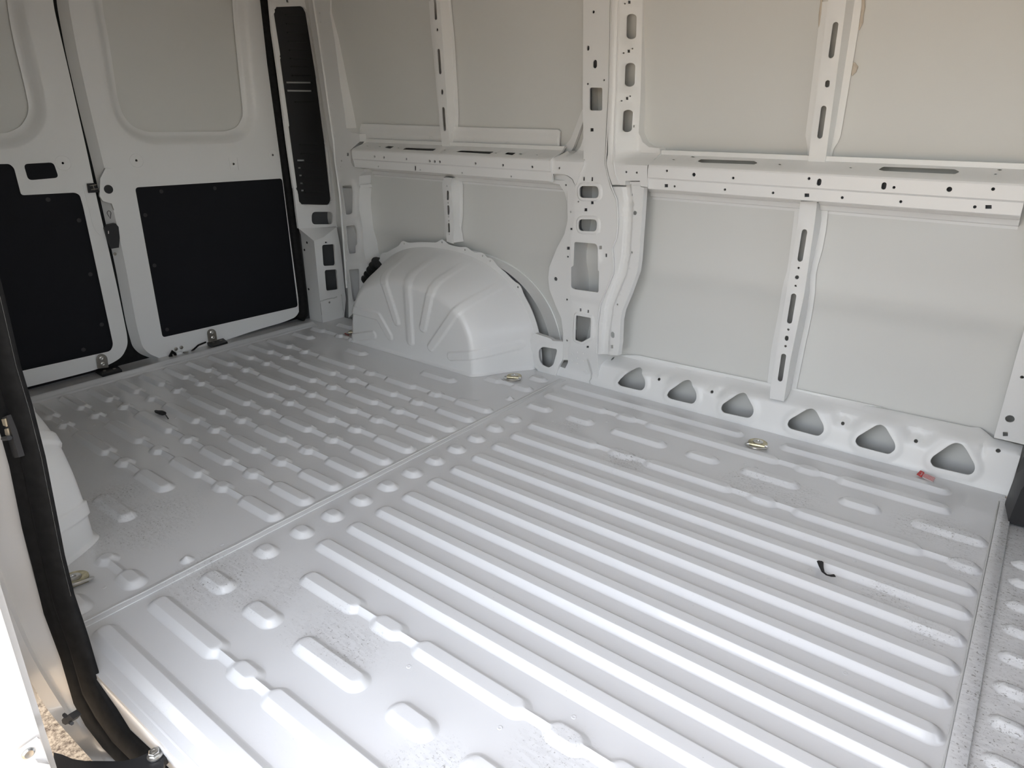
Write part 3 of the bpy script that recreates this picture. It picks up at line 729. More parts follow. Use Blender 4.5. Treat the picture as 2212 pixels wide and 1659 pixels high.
# left flange of the pillar
CL = Surf(1, lambda u, v: 2.168+.02*sm((.3-v)/.3))
cl_out = CL.uvs(K5((523, 1475), (500, 1428), (462, 1400), (430, 1388), (318, 1380), (318, 1450), (400, 1470), (440, 1530), (458, 1600))+K6((461, 40), (465, 280), (440, 390), (380, 500), (320, 650), (310, 740), (320, 830), (370, 960), (415, 1060), (430, 1180), (424, 1392), (512, 1392), (512, 860), (486, 830), (484, 560), (500, 410), (524, 260), (526, 100)))
mb = sheet(CL, densify(cl_out, .02), hole_list(CL, [C_(K5, 451, 1474, 9), C_(K6, 491, 212, 8), Q_(K6, 495, 349, 22, 16), Q_(K6, 470, 502, 24), C_(K6, 467, 570, 8), C_(K6, 370, 747, 16), C_(K6, 460, 911, 8), C_(K6, 460, 1237, 8)]), step=.02, rim=.003); part('pillar_flange', mb)
shade_liner('flange_shade_sheet', CL, offs(cl_out, -.012, .03), [], .012)  # dark sheet painting shade into the flange holes
# rail end and gusset
RE = Surf(1, lambda u, v: np.where(v < .8, 2.134, 2.130)+0*u)
mb = sheet(RE, densify(rnd(RE.uvs(K5((312, 1448), (313, 1382), (316, 1290), (400, 1206), (452, 1240), (505, 1175), (588, 930), (595, 1300), (560, 1400), (527, 1478), (505, 1425), (470, 1400), (430, 1388), (330, 1386))), .004, 2), .01), [circ(RE.uv(K5((399, 1339))[0]), .004, 10)], step=.012, rim=.05,
           hfun=lambda P: -.05*sm((P[:, 1]-.842)/.03)); part('rail_end', mb)
GS = Surf(1, lambda u, v: skY(v)-.02)
mb = sheet(GS, rnd(GS.uvs(K5((412, 1165), (455, 1150), (492, 1100), (584, 862), (590, 960), (510, 1180), (460, 1250), (404, 1205))), .01, 4), rim=.015); part('gusset_flange', mb)

# right half of the pillar: upper channel with oval holes
xl = -1.262
def cu_g(u, v):
    xb = np.interp(v, [.80, .87, 1.35], [-1.262, -1.258, -1.272]); t = np.clip((u-xb-.028)/.075, 0, 1)
    up = sm((v-.835)/.045)
    return 2.131-.012*(1-up)+up*(.072*sm(t))
CU = Surf(1, cu_g)
cu_out = CU.uvs(K5((818, -20), (800, 700), (785, 1050), (775, 1300), (795, 1400), (822, 1472), (850, 1472), (925, 1477), (925, 1440), (1040, 1440), (1048, 1484), (1099, 1490), (1101, 1320), (1130, 1295), (1200, 1225), (1196, 1180), (1112, 1172), (1062, 1132), (1030, 1060), (1045, 800), (1055, 400), (1063, -20)))
cu_specs = [S_(K5, 966, 140, 963, 280, 43), S_(K5, 955, 530, 950, 660, 43), S_(K5, 937, 902, 930, 1025, 41), Q_(K5, 953, 17, 25), Q_(K5, 949, 408, 25), Q_(K5, 936, 784, 23), C_(K5, 919, 29, 7), C_(K5, 979, 387, 7), C_(K5, 909, 422, 7), C_(K5, 960, 766, 7), C_(K5, 893, 803, 7), S_(K5, 990, 1001, 990, 1011, 7), C_(K5, 932, 1370, 9), C_(K5, 1015, 1375, 9)]
cu_holes = hole_list(CU, cu_specs)
pads = [CU.uvs(K5((885, 70), (1035, 70), (1030, 345), (880, 345))), CU.uvs(K5((878, 460), (1025, 460), (1018, 725), (868, 725))), CU.uvs(K5((862, 830), (1010, 830), (1000, 1085), (850, 1085)))]
def cu_h(P):
    e = np.zeros(len(P))
    for p in pads: e = np.minimum(e, -.006*sm(sdf(P, p)/.010))
    return e
mb = sheet(CU, densify(cu_out, .015), cu_holes, hfun=cu_h, step=.009, rim=.03, hrim=.006, rimto=skY); part('pillar_channel', mb, angle=45)
# lower half
CD = Surf(1, lambda u, v: 2.150+.030*sm((.25-v)/.25))
cd_out = CD.uvs(K6((812, 12), (922, 12), (922, -28), (1044, -28), (1046, 14), (1072, 18), (1050, 350), (1032, 600), (1020, 690), (960, 860), (902, 1000), (886, 1080), (880, 1250), (866, 1357), (690, 1345), (700, 1100), (722, 950), (765, 850), (826, 700), (825, 600), (816, 500), (850, 420), (862, 300), (850, 120)))
grv = CD.uvs(K6((935, 5), (950, 130), (945, 300), (930, 560), (905, 700), (850, 830), (800, 960), (780, 1100), (762, 1350)))
grv2 = CD.uvs(K6((850, 20), (882, 130), (890, 300), (872, 480), (855, 690), (790, 850), (745, 960), (730, 1100), (720, 1340)))
def cd_h(P): return -.010*sm((.018-dist_line(P, grv))/.010)
mb = sheet(CD, densify(cd_out, .015), hole_list(CD, [C_(K6, 978, 76, 9), C_(K6, 1001, 221, 17), C_(K6, 977, 537, 9), C_(K6, 863, 951, 8), S_(K6, 823, 1184, 823, 1202, 15), Q_(K6, 818, 1287, 20, 28)]), hfun=cd_h, step=.02, extra=[q for k in (.0, .004, .008, .0105, .013, .0155, .018, .0205) for sg in (1, -1) for q in offs(grv, k*sg, .012, False)], rim=.03, rimvec=(.003, .022, 0)); part('pillar_side', mb, angle=45)
# welded double flange running down the pillar
for pts in (K5((814, -20), (800, 700), (782, 1050), (769, 1300), (789, 1400), (818, 1495))+K6((858, 120), (866, 300), (856, 420), (821, 497), (829, 600), (829, 700), (766, 850), (726, 950), (705, 1100), (698, 1340)),):
    P = [CM.map(np.array([CM.uv(p)[0]]), np.array([CM.uv(p)[1]]), np.array([.001]))[0] for p in pts]
    part('weld_flange', MB().tube(P, .0026, 8), angle=60)
P = [CU.map(np.array([CU.uv(p)[0]]), np.array([CU.uv(p)[1]]), np.array([.001]))[0] for p in K5((874, -20), (868, 240), (858, 600), (847, 900), (836, 1150), (832, 1300), (848, 1400), (880, 1470))]
part('weld_flange', MB().tube(P, .0024, 8), angle=60)

# bracket between the wheel arch and the pillar
BR = Surf(1, lambda u, v: 2.178+0*u)
br_o = BR.uvs(K6((165, 1228), (185, 1195), (205, 1180), (330, 1222), (345, 1240), (430, 1245), (424, 1390), (395, 1440), (360, 1535), (240, 1490), (200, 1445), (183, 1330), (160, 1275)))
br_h = rnd(BR.uvs(K6((242, 1310), (272, 1284), (384, 1302), (386, 1322), (357, 1430), (320, 1452), (262, 1424), (242, 1375))), .01, 4)
mb = sheet(BR, densify(rnd(br_o, .006, 3), .015), [br_h], hfun=lambda P: .006*sm((.03-dist_line(P, br_h, True))/.02), step=.01, rim=.02); part('pillar_bracket', mb, angle=50)

# B pillar at the right edge
BP = Surf(1, lambda u, v: 2.195+0*u); KB = lambda *p: [(2032+a*.22305, 780+b*.22305) for a, b in p]
bo = BP.uvs(KB((515, 742), (720, 0))); xtop = bo[1][0]
bo = [bo[0], bo[1], (xtop-.005, ROOF), (.19, ROOF), (.19, bo[0][1])]
mb = sheet(BP, bo, hole_list(BP, [('c', KB((788, 156))[0], 3.6), ('c', KB((670, 560))[0], 8.2), ('q', KB((627, 707))[0], 11, 9.5)]), step=.03, rim=.06); part('front_pillar', mb)

# rear corner sheet beside the D pillar, three openings
WS = Surf(1, 2.186)
ws_out = WS.uvs(K3((425, -20), (440, 150), (520, 650), (600, 1150), (640, 1270), (650, 1400))+K4((578, 0), (600, 300), (625, 560), (640, 780), (642, 905), (668, 880), (722, 792), (757, 640), (772, 545), (755, 500), (745, 440), (735, 280), (715, 170), (712, 100), (718, 0))+K3((842, 1500), (830, 1480), (835, 1400), (875, 1368), (870, 1345), (785, 1325), (768, 1290), (762, 1195), (838, 1128), (832, 1068), (770, 1058), (732, 1020), (720, 920), (680, 650), (635, 300), (600, 100), (606, -20)))
wins = [rnd(WS.uvs([(741, 401), (762, 400), (765, 415), (763, 460), (757, 463), (749, 463)]), .006, 3), rnd(WS.uvs(K4((632, 278), (692, 271), (702, 300), (708, 400), (695, 415), (697, 462), (650, 468), (640, 400))), .007, 3), rnd(WS.uvs(K4((651, 575), (719, 569), (724, 745), (684, 796), (674, 780))), .007, 3)]
def ws_h(P):
    e = .004*np.zeros(len(P))
    for w_ in wins: e = np.maximum(e, .007*sm((.03-np.abs(dist_line(P, w_, True)))/.02))
    return e
mb = sheet(WS, densify(ws_out, .02), wins+hole_list(WS, [C_(K3, 518, 105, 6), C_(K3, 525, 177, 6), C_(K3, 617, 764, 6), C_(K3, 622, 827, 6), Q_(K3, 742, 1230, 14, 24), C_(K3, 692, 1281, 7), C_(K3, 681, 1330, 7), C_(K4, 578, 15, 6), C_(K4, 602, 262, 6), C_(K4, 626, 498, 6), C_(K4, 627, 518, 6)]), hfun=ws_h, step=.012, rim=.03, rimto=skY); part('rear_corner_sheet', mb, angle=45)
# vertical bead between corner sheet and D pillar
pts = K3((470, -10), (545, 500), (600, 900), (632, 1120), (645, 1280))+K4((585, 60), (610, 380), (632, 700))
part('weld_flange', MB().tube([(*WS.uv(p)[:1], 2.182, WS.uv(p)[1]) for p in pts], .005, 8), angle=60)
# black ribbed hose end behind the arch
hz = empty('air_extractor', tuple(WS.map(np.array([WS.uv(K4((808, 600))[0])[0]]), np.array([WS.uv(K4((808, 600))[0])[1]]))[0]), 'small black ribbed plastic vent behind the rear of the wheel arch', 'vent')
c0 = np.array(hz.location)
for k in range(5):
    MB().lathe(c0+np.array([-.05+k*.021, .012, -.045+k*.024]), (.6, .0, .8), [(.014, -.010), (.038, -.004), (.038, .004), (.014, .010)], 14).build('bellows_ring', PLASTIC, hz)

# ------------------------------------------------------------------ D pillar
DU = Surf(0, lambda u, v: -2.870+.004*np.maximum(v-1, 0)); DL = Surf(0, -2.814)
dpil = []
du_out = DU.uvs(K3((115, -15), (140, 250), (190, 600), (260, 1150), (310, 1500))+K4((266, 0), (285, 180), (300, 295), (555, 285), (600, 300))+[(737, 420), (716, 300), (690, 150), (668, -5)])
vent = rnd(DU.uvs(K3((152, 100), (165, 55), (380, 48), (408, 90), (490, 600), (562, 1150), (610, 1600), (590, 1632), (360, 1628), (335, 1520), (270, 1000), (200, 450))), .018, 6)
oval = rnd(DU.uvs(K4((390, 182), (536, 182), (536, 268), (390, 268))), .024, 6)
def du_h(P):
    d = dist_line(P, vent, True); ins = inpoly(P, vent)
    return .005*sm((.012-d)/.006)*(~ins)
mb = sheet(DU, densify(du_out, .02), [vent, oval, DU.uvs(K3((252, -4), (272, -4), (275, 22), (255, 22)))], hfun=du_h, step=.012, rim=.012, hrim=.01)
dp = mb.build('trim_1', PAINT, None, True, 45); tag(dp, 'white rear corner pillar beside the right rear door', 'pillar', kind='structure')
# shoulder down to the lower box section
def pu(S, p, h=0.0):
    u = S.uv(p); return tuple(S.map(np.array([u[0]]), np.array([u[1]]), np.array([h]))[0])
lu = [pu(DU, p) for p in K4((300, 295), (430, 290), (555, 287))]; ll = [pu(DL, p) for p in K4((405, 380), (470, 355), (570, 300))]
yin = DL.uv(K4((405, 380))[0])[0]
lcorner = pu(DL, K4((455, 940))[0])
MB().add(lu+ll+[(-2.915, yin, lu[0][2]-.04), (-2.915, yin, -.002), (-2.814, yin, ll[0][2]), (-2.814, yin, -.002)], [(0, 1, 4, 3), (1, 2, 5, 4), (0, 3, 8, 6), (6, 8, 9, 7)]).build('pillar_shoulder', PAINT, dp, True, 60)
zl = ll[0][2]
dl_out = [(yin, zl)]+[DL.uv(p) for p in K4((470, 355), (560, 285), (585, 420), (605, 600), (622, 780))]+[(2.205, -.002), (yin, -.002)]
hl = [rnd(DL.uvs(K4((460, 408), (545, 402), (553, 548), (470, 552))), .012, 4), rnd(DL.uvs(K4((478, 580), (562, 574), (572, 712), (490, 722))), .012, 4), DL.uvs(K4((480, 386), (498, 385), (499, 396), (481, 397))), circ(DL.uv(K4((510, 800))[0]), .006, 10)]
zs_ = DL.uv(K4((540, 768))[0])[1]
mb = sheet(DL, densify(dl_out, .02), hl, step=.02, rim=0, hrim=.008, hfun=lambda P: .002*(P[:, 1] < zs_)); mb.build('pillar_lower_face', PAINT, dp, True, 40)
MB().tube([(-2.811, y, zs_+rs.uniform(-.0015, .0015)) for y in np.linspace(yin, 2.17, 10)], .0025, 6).build('seam_sealer_bead', CAULK, dp)
MB().tube([(-2.812, 2.20+rs.uniform(-.002, .002), z) for z in np.linspace(0, .12, 9)], .003, 6).build('seam_sealer_bead', CAULK, dp)
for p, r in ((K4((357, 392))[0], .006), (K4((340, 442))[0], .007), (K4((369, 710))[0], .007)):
    P0 = on_axis(p, 1, yin-.0008); MB().lathe((P0[0], yin-.0006, P0[2]), (0, -1, 0), [(r, 0), (r, .0006)], 4 if r > .0065 else 12).build('pillar_hole_shade', DKVOID, dp)  # open holes drawn as dark discs, shade put into the colour
# back wall of the pillar cavity, its shade painted in as dark grey
MB().box((-2.94, 2.03, .0), (-2.935, 2.27, ROOF)).build('pillar_outer_panel', CAVITY_SHADE, dp, False)
# black vent trim
VT = Surf(0, lambda u, v: -2.876+.004*np.maximum(v-1, 0))
slots = []
for y in (655, 721): slots.append(VT.uvs(K3((252+(y-655)*.12, y-6), (455+(y-655)*.12, y-3), (457+(y-655)*.12, y+9), (254+(y-655)*.12, y+8))))
tr = empty('vent_trim', tuple(pu(VT, K3((400, 1600))[0])), 'tall black plastic vent cover set in the rear corner pillar', 'vent cover')
for y, a, b in [(1277, 340, 535), (1337, 348, 540), (1397, 356, 548), (1458, 364, 555), (1517, 372, 565)]:
    slots.append(VT.uvs(K3((a, y-6), (a+(24 if y > 1300 else 60), y-6), (a+(24 if y > 1300 else 60), y+7), (a, y+7))))
vb = [(p[0], p[1]) for p in vent]; cv = np.mean(vb, 0); vb = [tuple(cv+(np.array(p)-cv)*np.array([1.012, 1.002])) for p in vb]
mb = sheet(VT, vb, slots, step=.05, rim=.02, hrim=.006); tp_ = mb.build('trim_plate', PLASTIC, tr)
for i, y in enumerate([105, 178, 248, 318, 388, 455, 520, 590, 800, 1140, 1215, 1280, 1340, 1400, 1460, 1520, 1555]):
    f = y/1600; a = 175+180*f+55; b = 400+185*f-18
    q = [pu(VT, p, .002) for p in K3((a, y+12), (b, y+14))]
    MB().tube(q, .003, 6).build('louvre', PLASTIC, tp_)
# white panel seen through the slits
MB().box((-2.905, 2.055, .62), (-2.90, 2.2, 1.45)).build('inner_liner', PAINT, dp, False)

# ------------------------------------------------------------------ rear doors
DX = -2.925
DS = Surf(0, DX)
def door_panel(out_px, window, card, extra_holes, rimvec):
    out = DS.uvs(out_px); wn_ = rnd(DS.uvs(window), .06, 8); cd = rnd(DS.uvs(card), .012, 4)
    eh = hole_list(DS, extra_holes)
    wi = np.array(densify(wn_, .03)); cw = wi.mean(0); tn = np.roll(wi, -1, 0)-np.roll(wi, 1, 0); tn /= np.linalg.norm(tn, axis=1)[:, None]
    nn = np.stack([-tn[:, 1], tn[:, 0]], 1); nn *= np.sign(((cw-wi)*nn).sum(1))[:, None]
    wi_in = [tuple(p) for p in wi+nn*.022]; wi_out = [tuple(p) for p in wi+nn*.010]
    eh.append(wi_in)
    def h(P):
        d = sdf(P, wn_); e = -.034*sm((d+.030)/.046)
        return e
    ex = []
    for k in (.0, .012, -.012, .024, -.024, .030, .036, .020, -.030): 
        loop = np.array(densify(wn_, .02)); c_ = loop.mean(0); dv = c_-loop; dv /= np.linalg.norm(dv, axis=1)[:, None]; ex += [tuple(p) for p in loop+dv*k]
    eh.append(offs(cd, .002, .03)); ex += offs(cd, .008, .03)
    mb = sheet(DS, densify(rnd(out, .05, 6), .03), eh, hfun=h, step=.03, extra=ex, rim=.05, hrim=.002, rimvec=rimvec)
    return mb, cd, wi_out
def skin_panel(wo_, door):
    return sheet(Surf(0, DX-.040), wo_, [], step=.08, rim=0).build('outer_skin', SKIN, door, True, 30)
def card_slab(cd, door):
    mb = sheet(Surf(0, DX-.005), offs(cd, .008, .03), [], rim=.003); c_ = mb.build('door_card', BLACKCARD, door, True, 30); c_['label'] = 'black hardboard card on the lower door'; return c_
def clips(S, pts, door):
    for p in pts:
        P0 = np.array(pu(S, p)); MB().lathe(P0, (1, 0, 0), [(.008, 0), (.008, .001), (.006, .0018), (.002, .001)], 12).build('card_clip', PLASTIC, door)

d1_out = K1((540, -900), (540, 0), (620, 440), (720, 880), (830, 1330))+K2((905, 200), (1000, 640), (1090, 1130), (1135, 1290), (1190, 1345), (1300, 1388), (1372, 1381))+FULL((550, 714), (613, 696), (641, 684), (650, 663), (645, 621), (626, 495), (615, 380), (590.7, 217), (575.8, 81), (563.6, 0), (545, -240))
# window recess continues above the frame
d1_win = K1((790, -900), (790, 0), (850, 300), (922, 780), (965, 930), (1060, 1045), (1200, 1100), (1850, 1090), (1950, 1050), (2005, 940), (2000, 850), (1935, 200), (1865, -900))
d1_card = K2((1080, 22), (2245, -50))+FULL((643, 662), (352, 728))
mb, cd, wo1 = door_panel(d1_out, d1_win, d1_card, [C_(K1, 1086, 1278, 10), C_(K1, 1861, 1306, 9), C_(K1, 2173, 1235, 9)], (-.045, -.030, 0))
door1 = mb.build('door_1', PAINT, None, True, 40); tag(door1, 'right rear cargo door with white frame and black lower card', 'door', kind='structure')
skin_panel(wo1, door1); card1 = card_slab(cd, door1); DC = Surf(0, DX-.004)
clips(DC, K2((1285, 50), (1710, 25), (1157, 238), (1230, 640), (1330, 1150)), card1)
for k, x, y, r in ((K1, 1088, 1280, .0135), (K1, 2175, 1235, .0125)):
    P0 = np.array(pu(DS, k((x, y))[0])); MB().tube([P0+[0.0005, r*1.9*math.cos(a), r*1.9*math.sin(a)] for a in np.linspace(0, 2*math.pi, 33)[:-1]], .0009, 5, closed=True).build('pressed_ring', PAINT, door1)
for x in (1832, 1895):
    MB().tube([pu(DS, p, .0005) for p in K1((x-8, 1255), (x+8, 1355))], .0012, 5).build('pressed_rib', PAINT, door1)

d2_out = K1((-900, -700), (415, -700), (415, 0), (560, 620), (700, 1240))+K2((770, 100), (870, 530), (940, 840), (1012, 1190), (1018, 1275), (972, 1370), (880, 1425), (740, 1477), (230, 1606), (-700, 1830), (-900, 1830))
d2_win = K1((-900, -500), (140, -500), (140, 0), (190, 300), (285, 700), (318, 860), (300, 960), (240, 1050), (130, 1110), (-100, 1130), (-900, 1160))
d2_card = K1((-880, 1330), (75, 1310), (108, 1340), (165, 1560), (595, 1538))+K2((632, 80), (660, 180), (898, 1270), (880, 1318), (200, 1470), (-880, 1740))
mb, cd, wo2 = door_panel(d2_out, d2_win, d2_card, [C_(K1, 501, 1299, 10)], (-.03, .0, 0))
door2 = mb.build('door_2', PAINT, None, True, 40); tag(door2, 'left rear cargo door with L-shaped black card, cut off by the frame', 'door', kind='structure')
skin_panel(wo2, door2); card2 = card_slab(cd, door2)
clips(DC, K2((383, 115), (630, 280), (720, 710), (810, 1110), (665, 1310)), card2)
P0 = np.array(pu(DS, K1((503, 1298))[0])); MB().tube([P0+[.0005, .026*math.cos(a), .026*math.sin(a)] for a in np.linspace(0, 2*math.pi, 33)[:-1]], .0009, 5, closed=True).build('pressed_ring', PAINT, door2)
# rectangular door hole, its darkness drawn as a flat black plate
bp = rnd(DS.uvs(K1((188, 1306), (425, 1293), (467, 1415), (225, 1436))), .014, 4)
sheet(Surf(0, DX+.0012), bp, [], rim=.003).build('dark_hole_plate', BLACKCARD, door2, True, 30)
MB().tube([pu(DS, p, .0004) for p in K2((660, 0), (700, 150), (735, 300), (760, 360), (800, 400), (835, 425))], .0012, 5).build('pressed_crease', PAINT, door2)
# catch on the left door, cap and lock housing on the right door
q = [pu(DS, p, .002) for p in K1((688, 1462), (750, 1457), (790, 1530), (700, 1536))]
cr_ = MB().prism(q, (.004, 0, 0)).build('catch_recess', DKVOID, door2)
for a, b in (((705, 1480), (760, 1470)), ((715, 1510), (778, 1502)), ((730, 1470), (745, 1512))):
    MB().tube([pu(DS, p, .008) for p in K1(a, b)], .0022, 6).build('catch_wire', BRACKET, cr_)
lk = [pu(DS, p, .001) for p in K1((790, 1420), (830, 1340), (880, 1338), (910, 1370), (955, 1600), (965, 1665), (900, 1672), (880, 1620), (810, 1600), (785, 1560))]
lh_ = MB().prism(lk, (.009, 0, 0)).build('lock_housing', PAINT, door1, True, 30)
P0 = np.array(pu(DS, K1((854, 1506))[0], .010)); MB().lathe(P0, (1, 0, 0), [(.0165, 0), (.0165, .002), (.012, .003)], 20).build('lock_cap', PLASTIC, lh_)
# black release handle on the edge of the right door
hd = empty('release_handle', pu(DS, K2((880, 500))[0]), 'black plastic release handle on the edge of the right rear door', 'handle')
hpl = [pu(DS, p, -.012) for p in K2((835, 318), (912, 303), (935, 330), (945, 420), (938, 495), (875, 505), (850, 440), (822, 340))]
MB().prism(hpl, (.022, 0, 0)).build('handle_body', PLASTIC, hd, True, 30)
MB().tube([pu(DS, p, .012) for p in K2((852, 362), (853, 385))], .0016, 6).build('handle_mark', TAGW, hd)
# stamped triangular mark above the handle
MB().tube([pu(DS, p, -.006) for p in K2((860, 215), (868, 205), (882, 208), (890, 222), (884, 268), (870, 245), (858, 225))], .0011, 5, closed=True).build('triangle_mark', PLASTIC, door1)
P0 = np.array(pu(DS, K2((920, 549))[0], -.006)); MB().lathe(P0, (1, 0, 0), [(.006, 0), (.006, .002), (.003, .003)], 12).build('edge_screw', BRACKET, door1)

# rubber seals of the rear opening (frame with a middle strip)
SS = Surf(0, -2.962)
h1 = [(p[0], p[1]) for p in rnd([(1.27, .07), (1.93, .07), (1.93, 1.58), (1.22, 1.58)], .03, 3)]
h2 = rnd([(.50, .07), (1.07, .07), (1.07, 1.58), (.50, 1.58)], .03, 3)
seal = sheet(SS, [(.40, -.008), (2.075, -.008), (2.075, ROOF), (.40, ROOF)], [h1, h2], rim=.01, hrim=.01).build('rear_door_seal', RUBBER, None, False)
tag(seal, 'black rubber seal around and between the rear doors', 'seal')
so = MB().tube([(-2.925, y, z) for y, z in [(2.022, 1.6), (2.020, 1.2), (2.030, .8), (2.036, .4), (2.042, .12), (2.035, .03), (2.01, .012)]], .025, 10).build('seal_bulb', RUBBER, seal)
# hinged hold brackets on the sill of both doors
def bracket(k, pl, screws, base, lbl):
    P = [pu(DS, p, .004) for p in k(*pl)]; c = np.mean(P, 0)
    b = empty('door_bracket', (c[0], c[1], .003), lbl, 'bracket', 'rear door brackets')
    tb = MB().prism(P, (.004, 0, 0)).build('steel_tab', BRACKET, b, True, 30)
    for s in screws:
        P0 = np.array(pu(DS, k(s)[0], .008)); MB().lathe(P0, (1, 0, 0), [(.0085, 0), (.0085, .002), (.005, .004), (.002, .003)], 14).build('screw', STEEL, tb)
    B = [np.array(on_axis(p, 2, .016)) for p in k(*base)]
    bl = MB().prism(B, (0, 0, -.013)).build('plastic_block', PLASTIC, b, True, 30)
    for s in (.28, .75):
        p = B[0]*(1-s)*.5+B[1]*s*.5+B[3]*(1-s)*.5+B[2]*s*.5
        MB().lathe(p, (0, 0, 1), [(.006, 0), (.006, .002), (.003, .003)], 10).build('block_screw', BRACKET, bl)
def tabpts(x0, x1, y0, y1):
    r = (x1-x0)/2; c = (x0+x1)/2
    return [(c-r*math.cos(a), y0+r-r*math.sin(a)) for a in np.linspace(0, math.pi, 9)]+[(x1+8, y1), (x0+10, y1+10)]
bracket(K2, tabpts(1645, 1715, 1143, 1238), [(1678, 1170), (1688, 1211)], [(1640, 1246), (1770, 1213), (1812, 1246), (1690, 1282)], 'steel bracket on black block under the right rear door')
bracket(K2, tabpts(762, 850, 1342, 1448), [(801, 1376), (813, 1421)], [(755, 1470), (935, 1438), (970, 1468), (815, 1507)], 'steel bracket on black block under the left rear door')
# cable and connector at the foot of the right door
cb = empty('door_cable', tuple(on_axis(K2((1480, 1350))[0], 2, .012)), 'black cable with small connector at the foot of the right door', 'cable')
MB().tube([on_axis(p, 0, -2.905) for p in K2((1640, 1250), (1580, 1275), (1535, 1315), (1505, 1342))], .004, 8).build('cable_jacket', RUBBER, cb)
MB().tube([on_axis(p, 0, -2.905) for p in K2((1505, 1340), (1462, 1345))], .010, 6).build('connector', BRACKET, cb)
MB().tube([on_axis(p, 0, -2.905) for p in K2((1440, 1340), (1400, 1345))], .011, 8).build('cable_sleeve', PAINT, cb)
MB().tube([on_axis(p, 0, -2.905) for p in K2((1400, 1350), (1372, 1325), (1355, 1360), (1385, 1372))], .007, 8).build('grommet', RUBBER, cb)
for x, y in ((1400, 1304), (1443, 1292)):
    P0 = np.array(pu(DS, K2((x, y))[0], .001)); MB().lathe(P0, (1, 0, 0), [(.008, 0), (.008, .002), (.004, .004)], 12).build('door_screw', BRACKET, door1)

# ------------------------------------------------------------------ sliding door opening on the near side
YS = .302
NS = Surf(1, YS)
def on_y(p, y): return on_axis(p, 1, y)
si = [(-14, 585), (0, 640), (35, 790), (62, 880), (90, 990), (118, 1130)]+L2((430, 170), (500, 450), (600, 750), (680, 1030), (780, 1200), (900, 1400), (1050, 1540), (1160, 1656))
se = [(-70, 585), (-45, 700), (-20, 800), (5, 890), (35, 1000), (60, 1130)]+L2((270, 220), (350, 560), (470, 880), (560, 1200), (640, 1350), (760, 1490), (880, 1610), (930, 1656))
mid = [((a[0]+b[0])/2, (a[1]+b[1])/2) for a, b in zip(si, se)]
rows = []
for (a, b) in zip(si, se):
    pa = on_y(a, YS+.012); pb = on_y(b, YS-.006); v = pb-pa
    prof = [(0, .006), (.04, -.006), (.30, -.016), (.46, -.012), (.52, .004), (.58, -.010), (.78, -.018), (.96, -.008), (1.0, .012)]
    rows.append([pa+v*t+np.array([0, o_, 0]) for t, o_ in prof])
# extend up beyond the frame and along the sill to the front
first = rows[0]; rows = [[p+np.array([.06, 0, 1.55-p[2]+(p[2]-first[0][2])]) for p in first]]+rows
last = rows[-1]; rows.append([p+np.array([1.1, 0, -.0]) for p in last])
n = len(rows[0]); V = [tuple(p) for r in rows for p in r]
F = [(i*n+k, i*n+k+1, (i+1)*n+k+1, (i+1)*n+k) for i in range(len(rows)-1) for k in range(n-1)]
sl = link('side_door_seal', V, F, RUBBER, None, True, 60); tag(sl, 'thick black rubber seal around the open sliding door, at the left', 'seal')
md = sl.modifiers.new('thick', 'SOLIDIFY'); md.thickness = .006; md.offset = -1
# door frame behind the seal: jamb returning to the inner wall, and the sill side below the floor edge
def at_y(line, ys_):
    L = np.array(sorted(line, key=lambda p: p[1])); X = np.mean([np.interp(np.array(ys_, float)+d, L[:, 1], L[:, 0]) for d in (-30, -20, -10, 0, 10, 20, 30)], 0); return [(float(x), float(y)) for x, y in zip(X, ys_)]
pys = list(np.concatenate([np.arange(560, 1100, 90), np.arange(1100, 1668, 14)]))
ja = at_y(se, pys)
jg = at_y([(-60, 560), (-40, 900), (-20, 1130), (0, 1227), (28, 1300), (60, 1380), (105, 1467), (150, 1534), (210, 1624), (262, 1690)], pys)
jb = at_y([(-120, 560), (-95, 900), (-70, 1130), (-30, 1300), (30, 1420), (68, 1472), (92, 1522), (136, 1573), (199, 1642), (240, 1688)], pys)
jr = []
for a_, g_, b_ in zip(ja, jg, jb):
    pa = on_y(a_, .300); pg = on_axis(g_, 0, pa[0]-.012); pb = on_axis(b_, 0, pa[0]-.020)
    m1 = pa*.2+pg*.8+np.array([.004, 0, 0]); g1 = pg+np.array([-.004, 0, 0]); g2 = pg*.75+pb*.25+np.array([.006, 0, 0])
    jr.append([pa, pa*.75+pg*.25+np.array([.010, 0, 0]), m1, g1, g2, pb, pb+np.array([-.05, .01, -.02])])
jr = [[p+np.array([.05, 0, 1.55-p[2]]) for p in jr[0]]]+jr; jr.append([p+np.array([1.15, 0, 0]) for p in jr[-1]])
n = len(jr[0]); V = [tuple(p) for r in jr for p in r]; F = [(i*n+k, (i+1)*n+k, (i+1)*n+k+1, i*n+k+1) for i in range(len(jr)-1) for k in range(n-1)]
jm = link('door_jamb', V, F, OUTER, wn, True, 50)
# inner cover between seal and near wall
jc = []
for a in si: p = on_y(a, YS+.012); jc.append([p, p+np.array([-.12, .004, -.0]), p+np.array([-.2, -.04, 0])])
jc = [[p+np.array([.06, 0, 1.55-p[2]]) for p in jc[0]]]+jc[:-6]
n = 3; V = [tuple(p) for r in jc for p in r]; F = [(i*n+k, i*n+k+1, (i+1)*n+k+1, (i+1)*n+k) for i in range(len(jc)-1) for k in range(n-1)]
link('jamb_inner_cover', V, F, PAINT, wn, True, 50)
# floor edge fold along the sill
prof = [(.330, .0002), (.326, .0), (.317, -.004), (.314, -.012), (.318, -.05), (.322, -.22)]
V = [(x, y, z) for x in (-1.245, .09) for y, z in prof]; n = len(prof)
link('sill_fold', V, [(k, k+1, n+k+1, n+k) for k in range(n-1)], FLOOR, floor, True, 40)
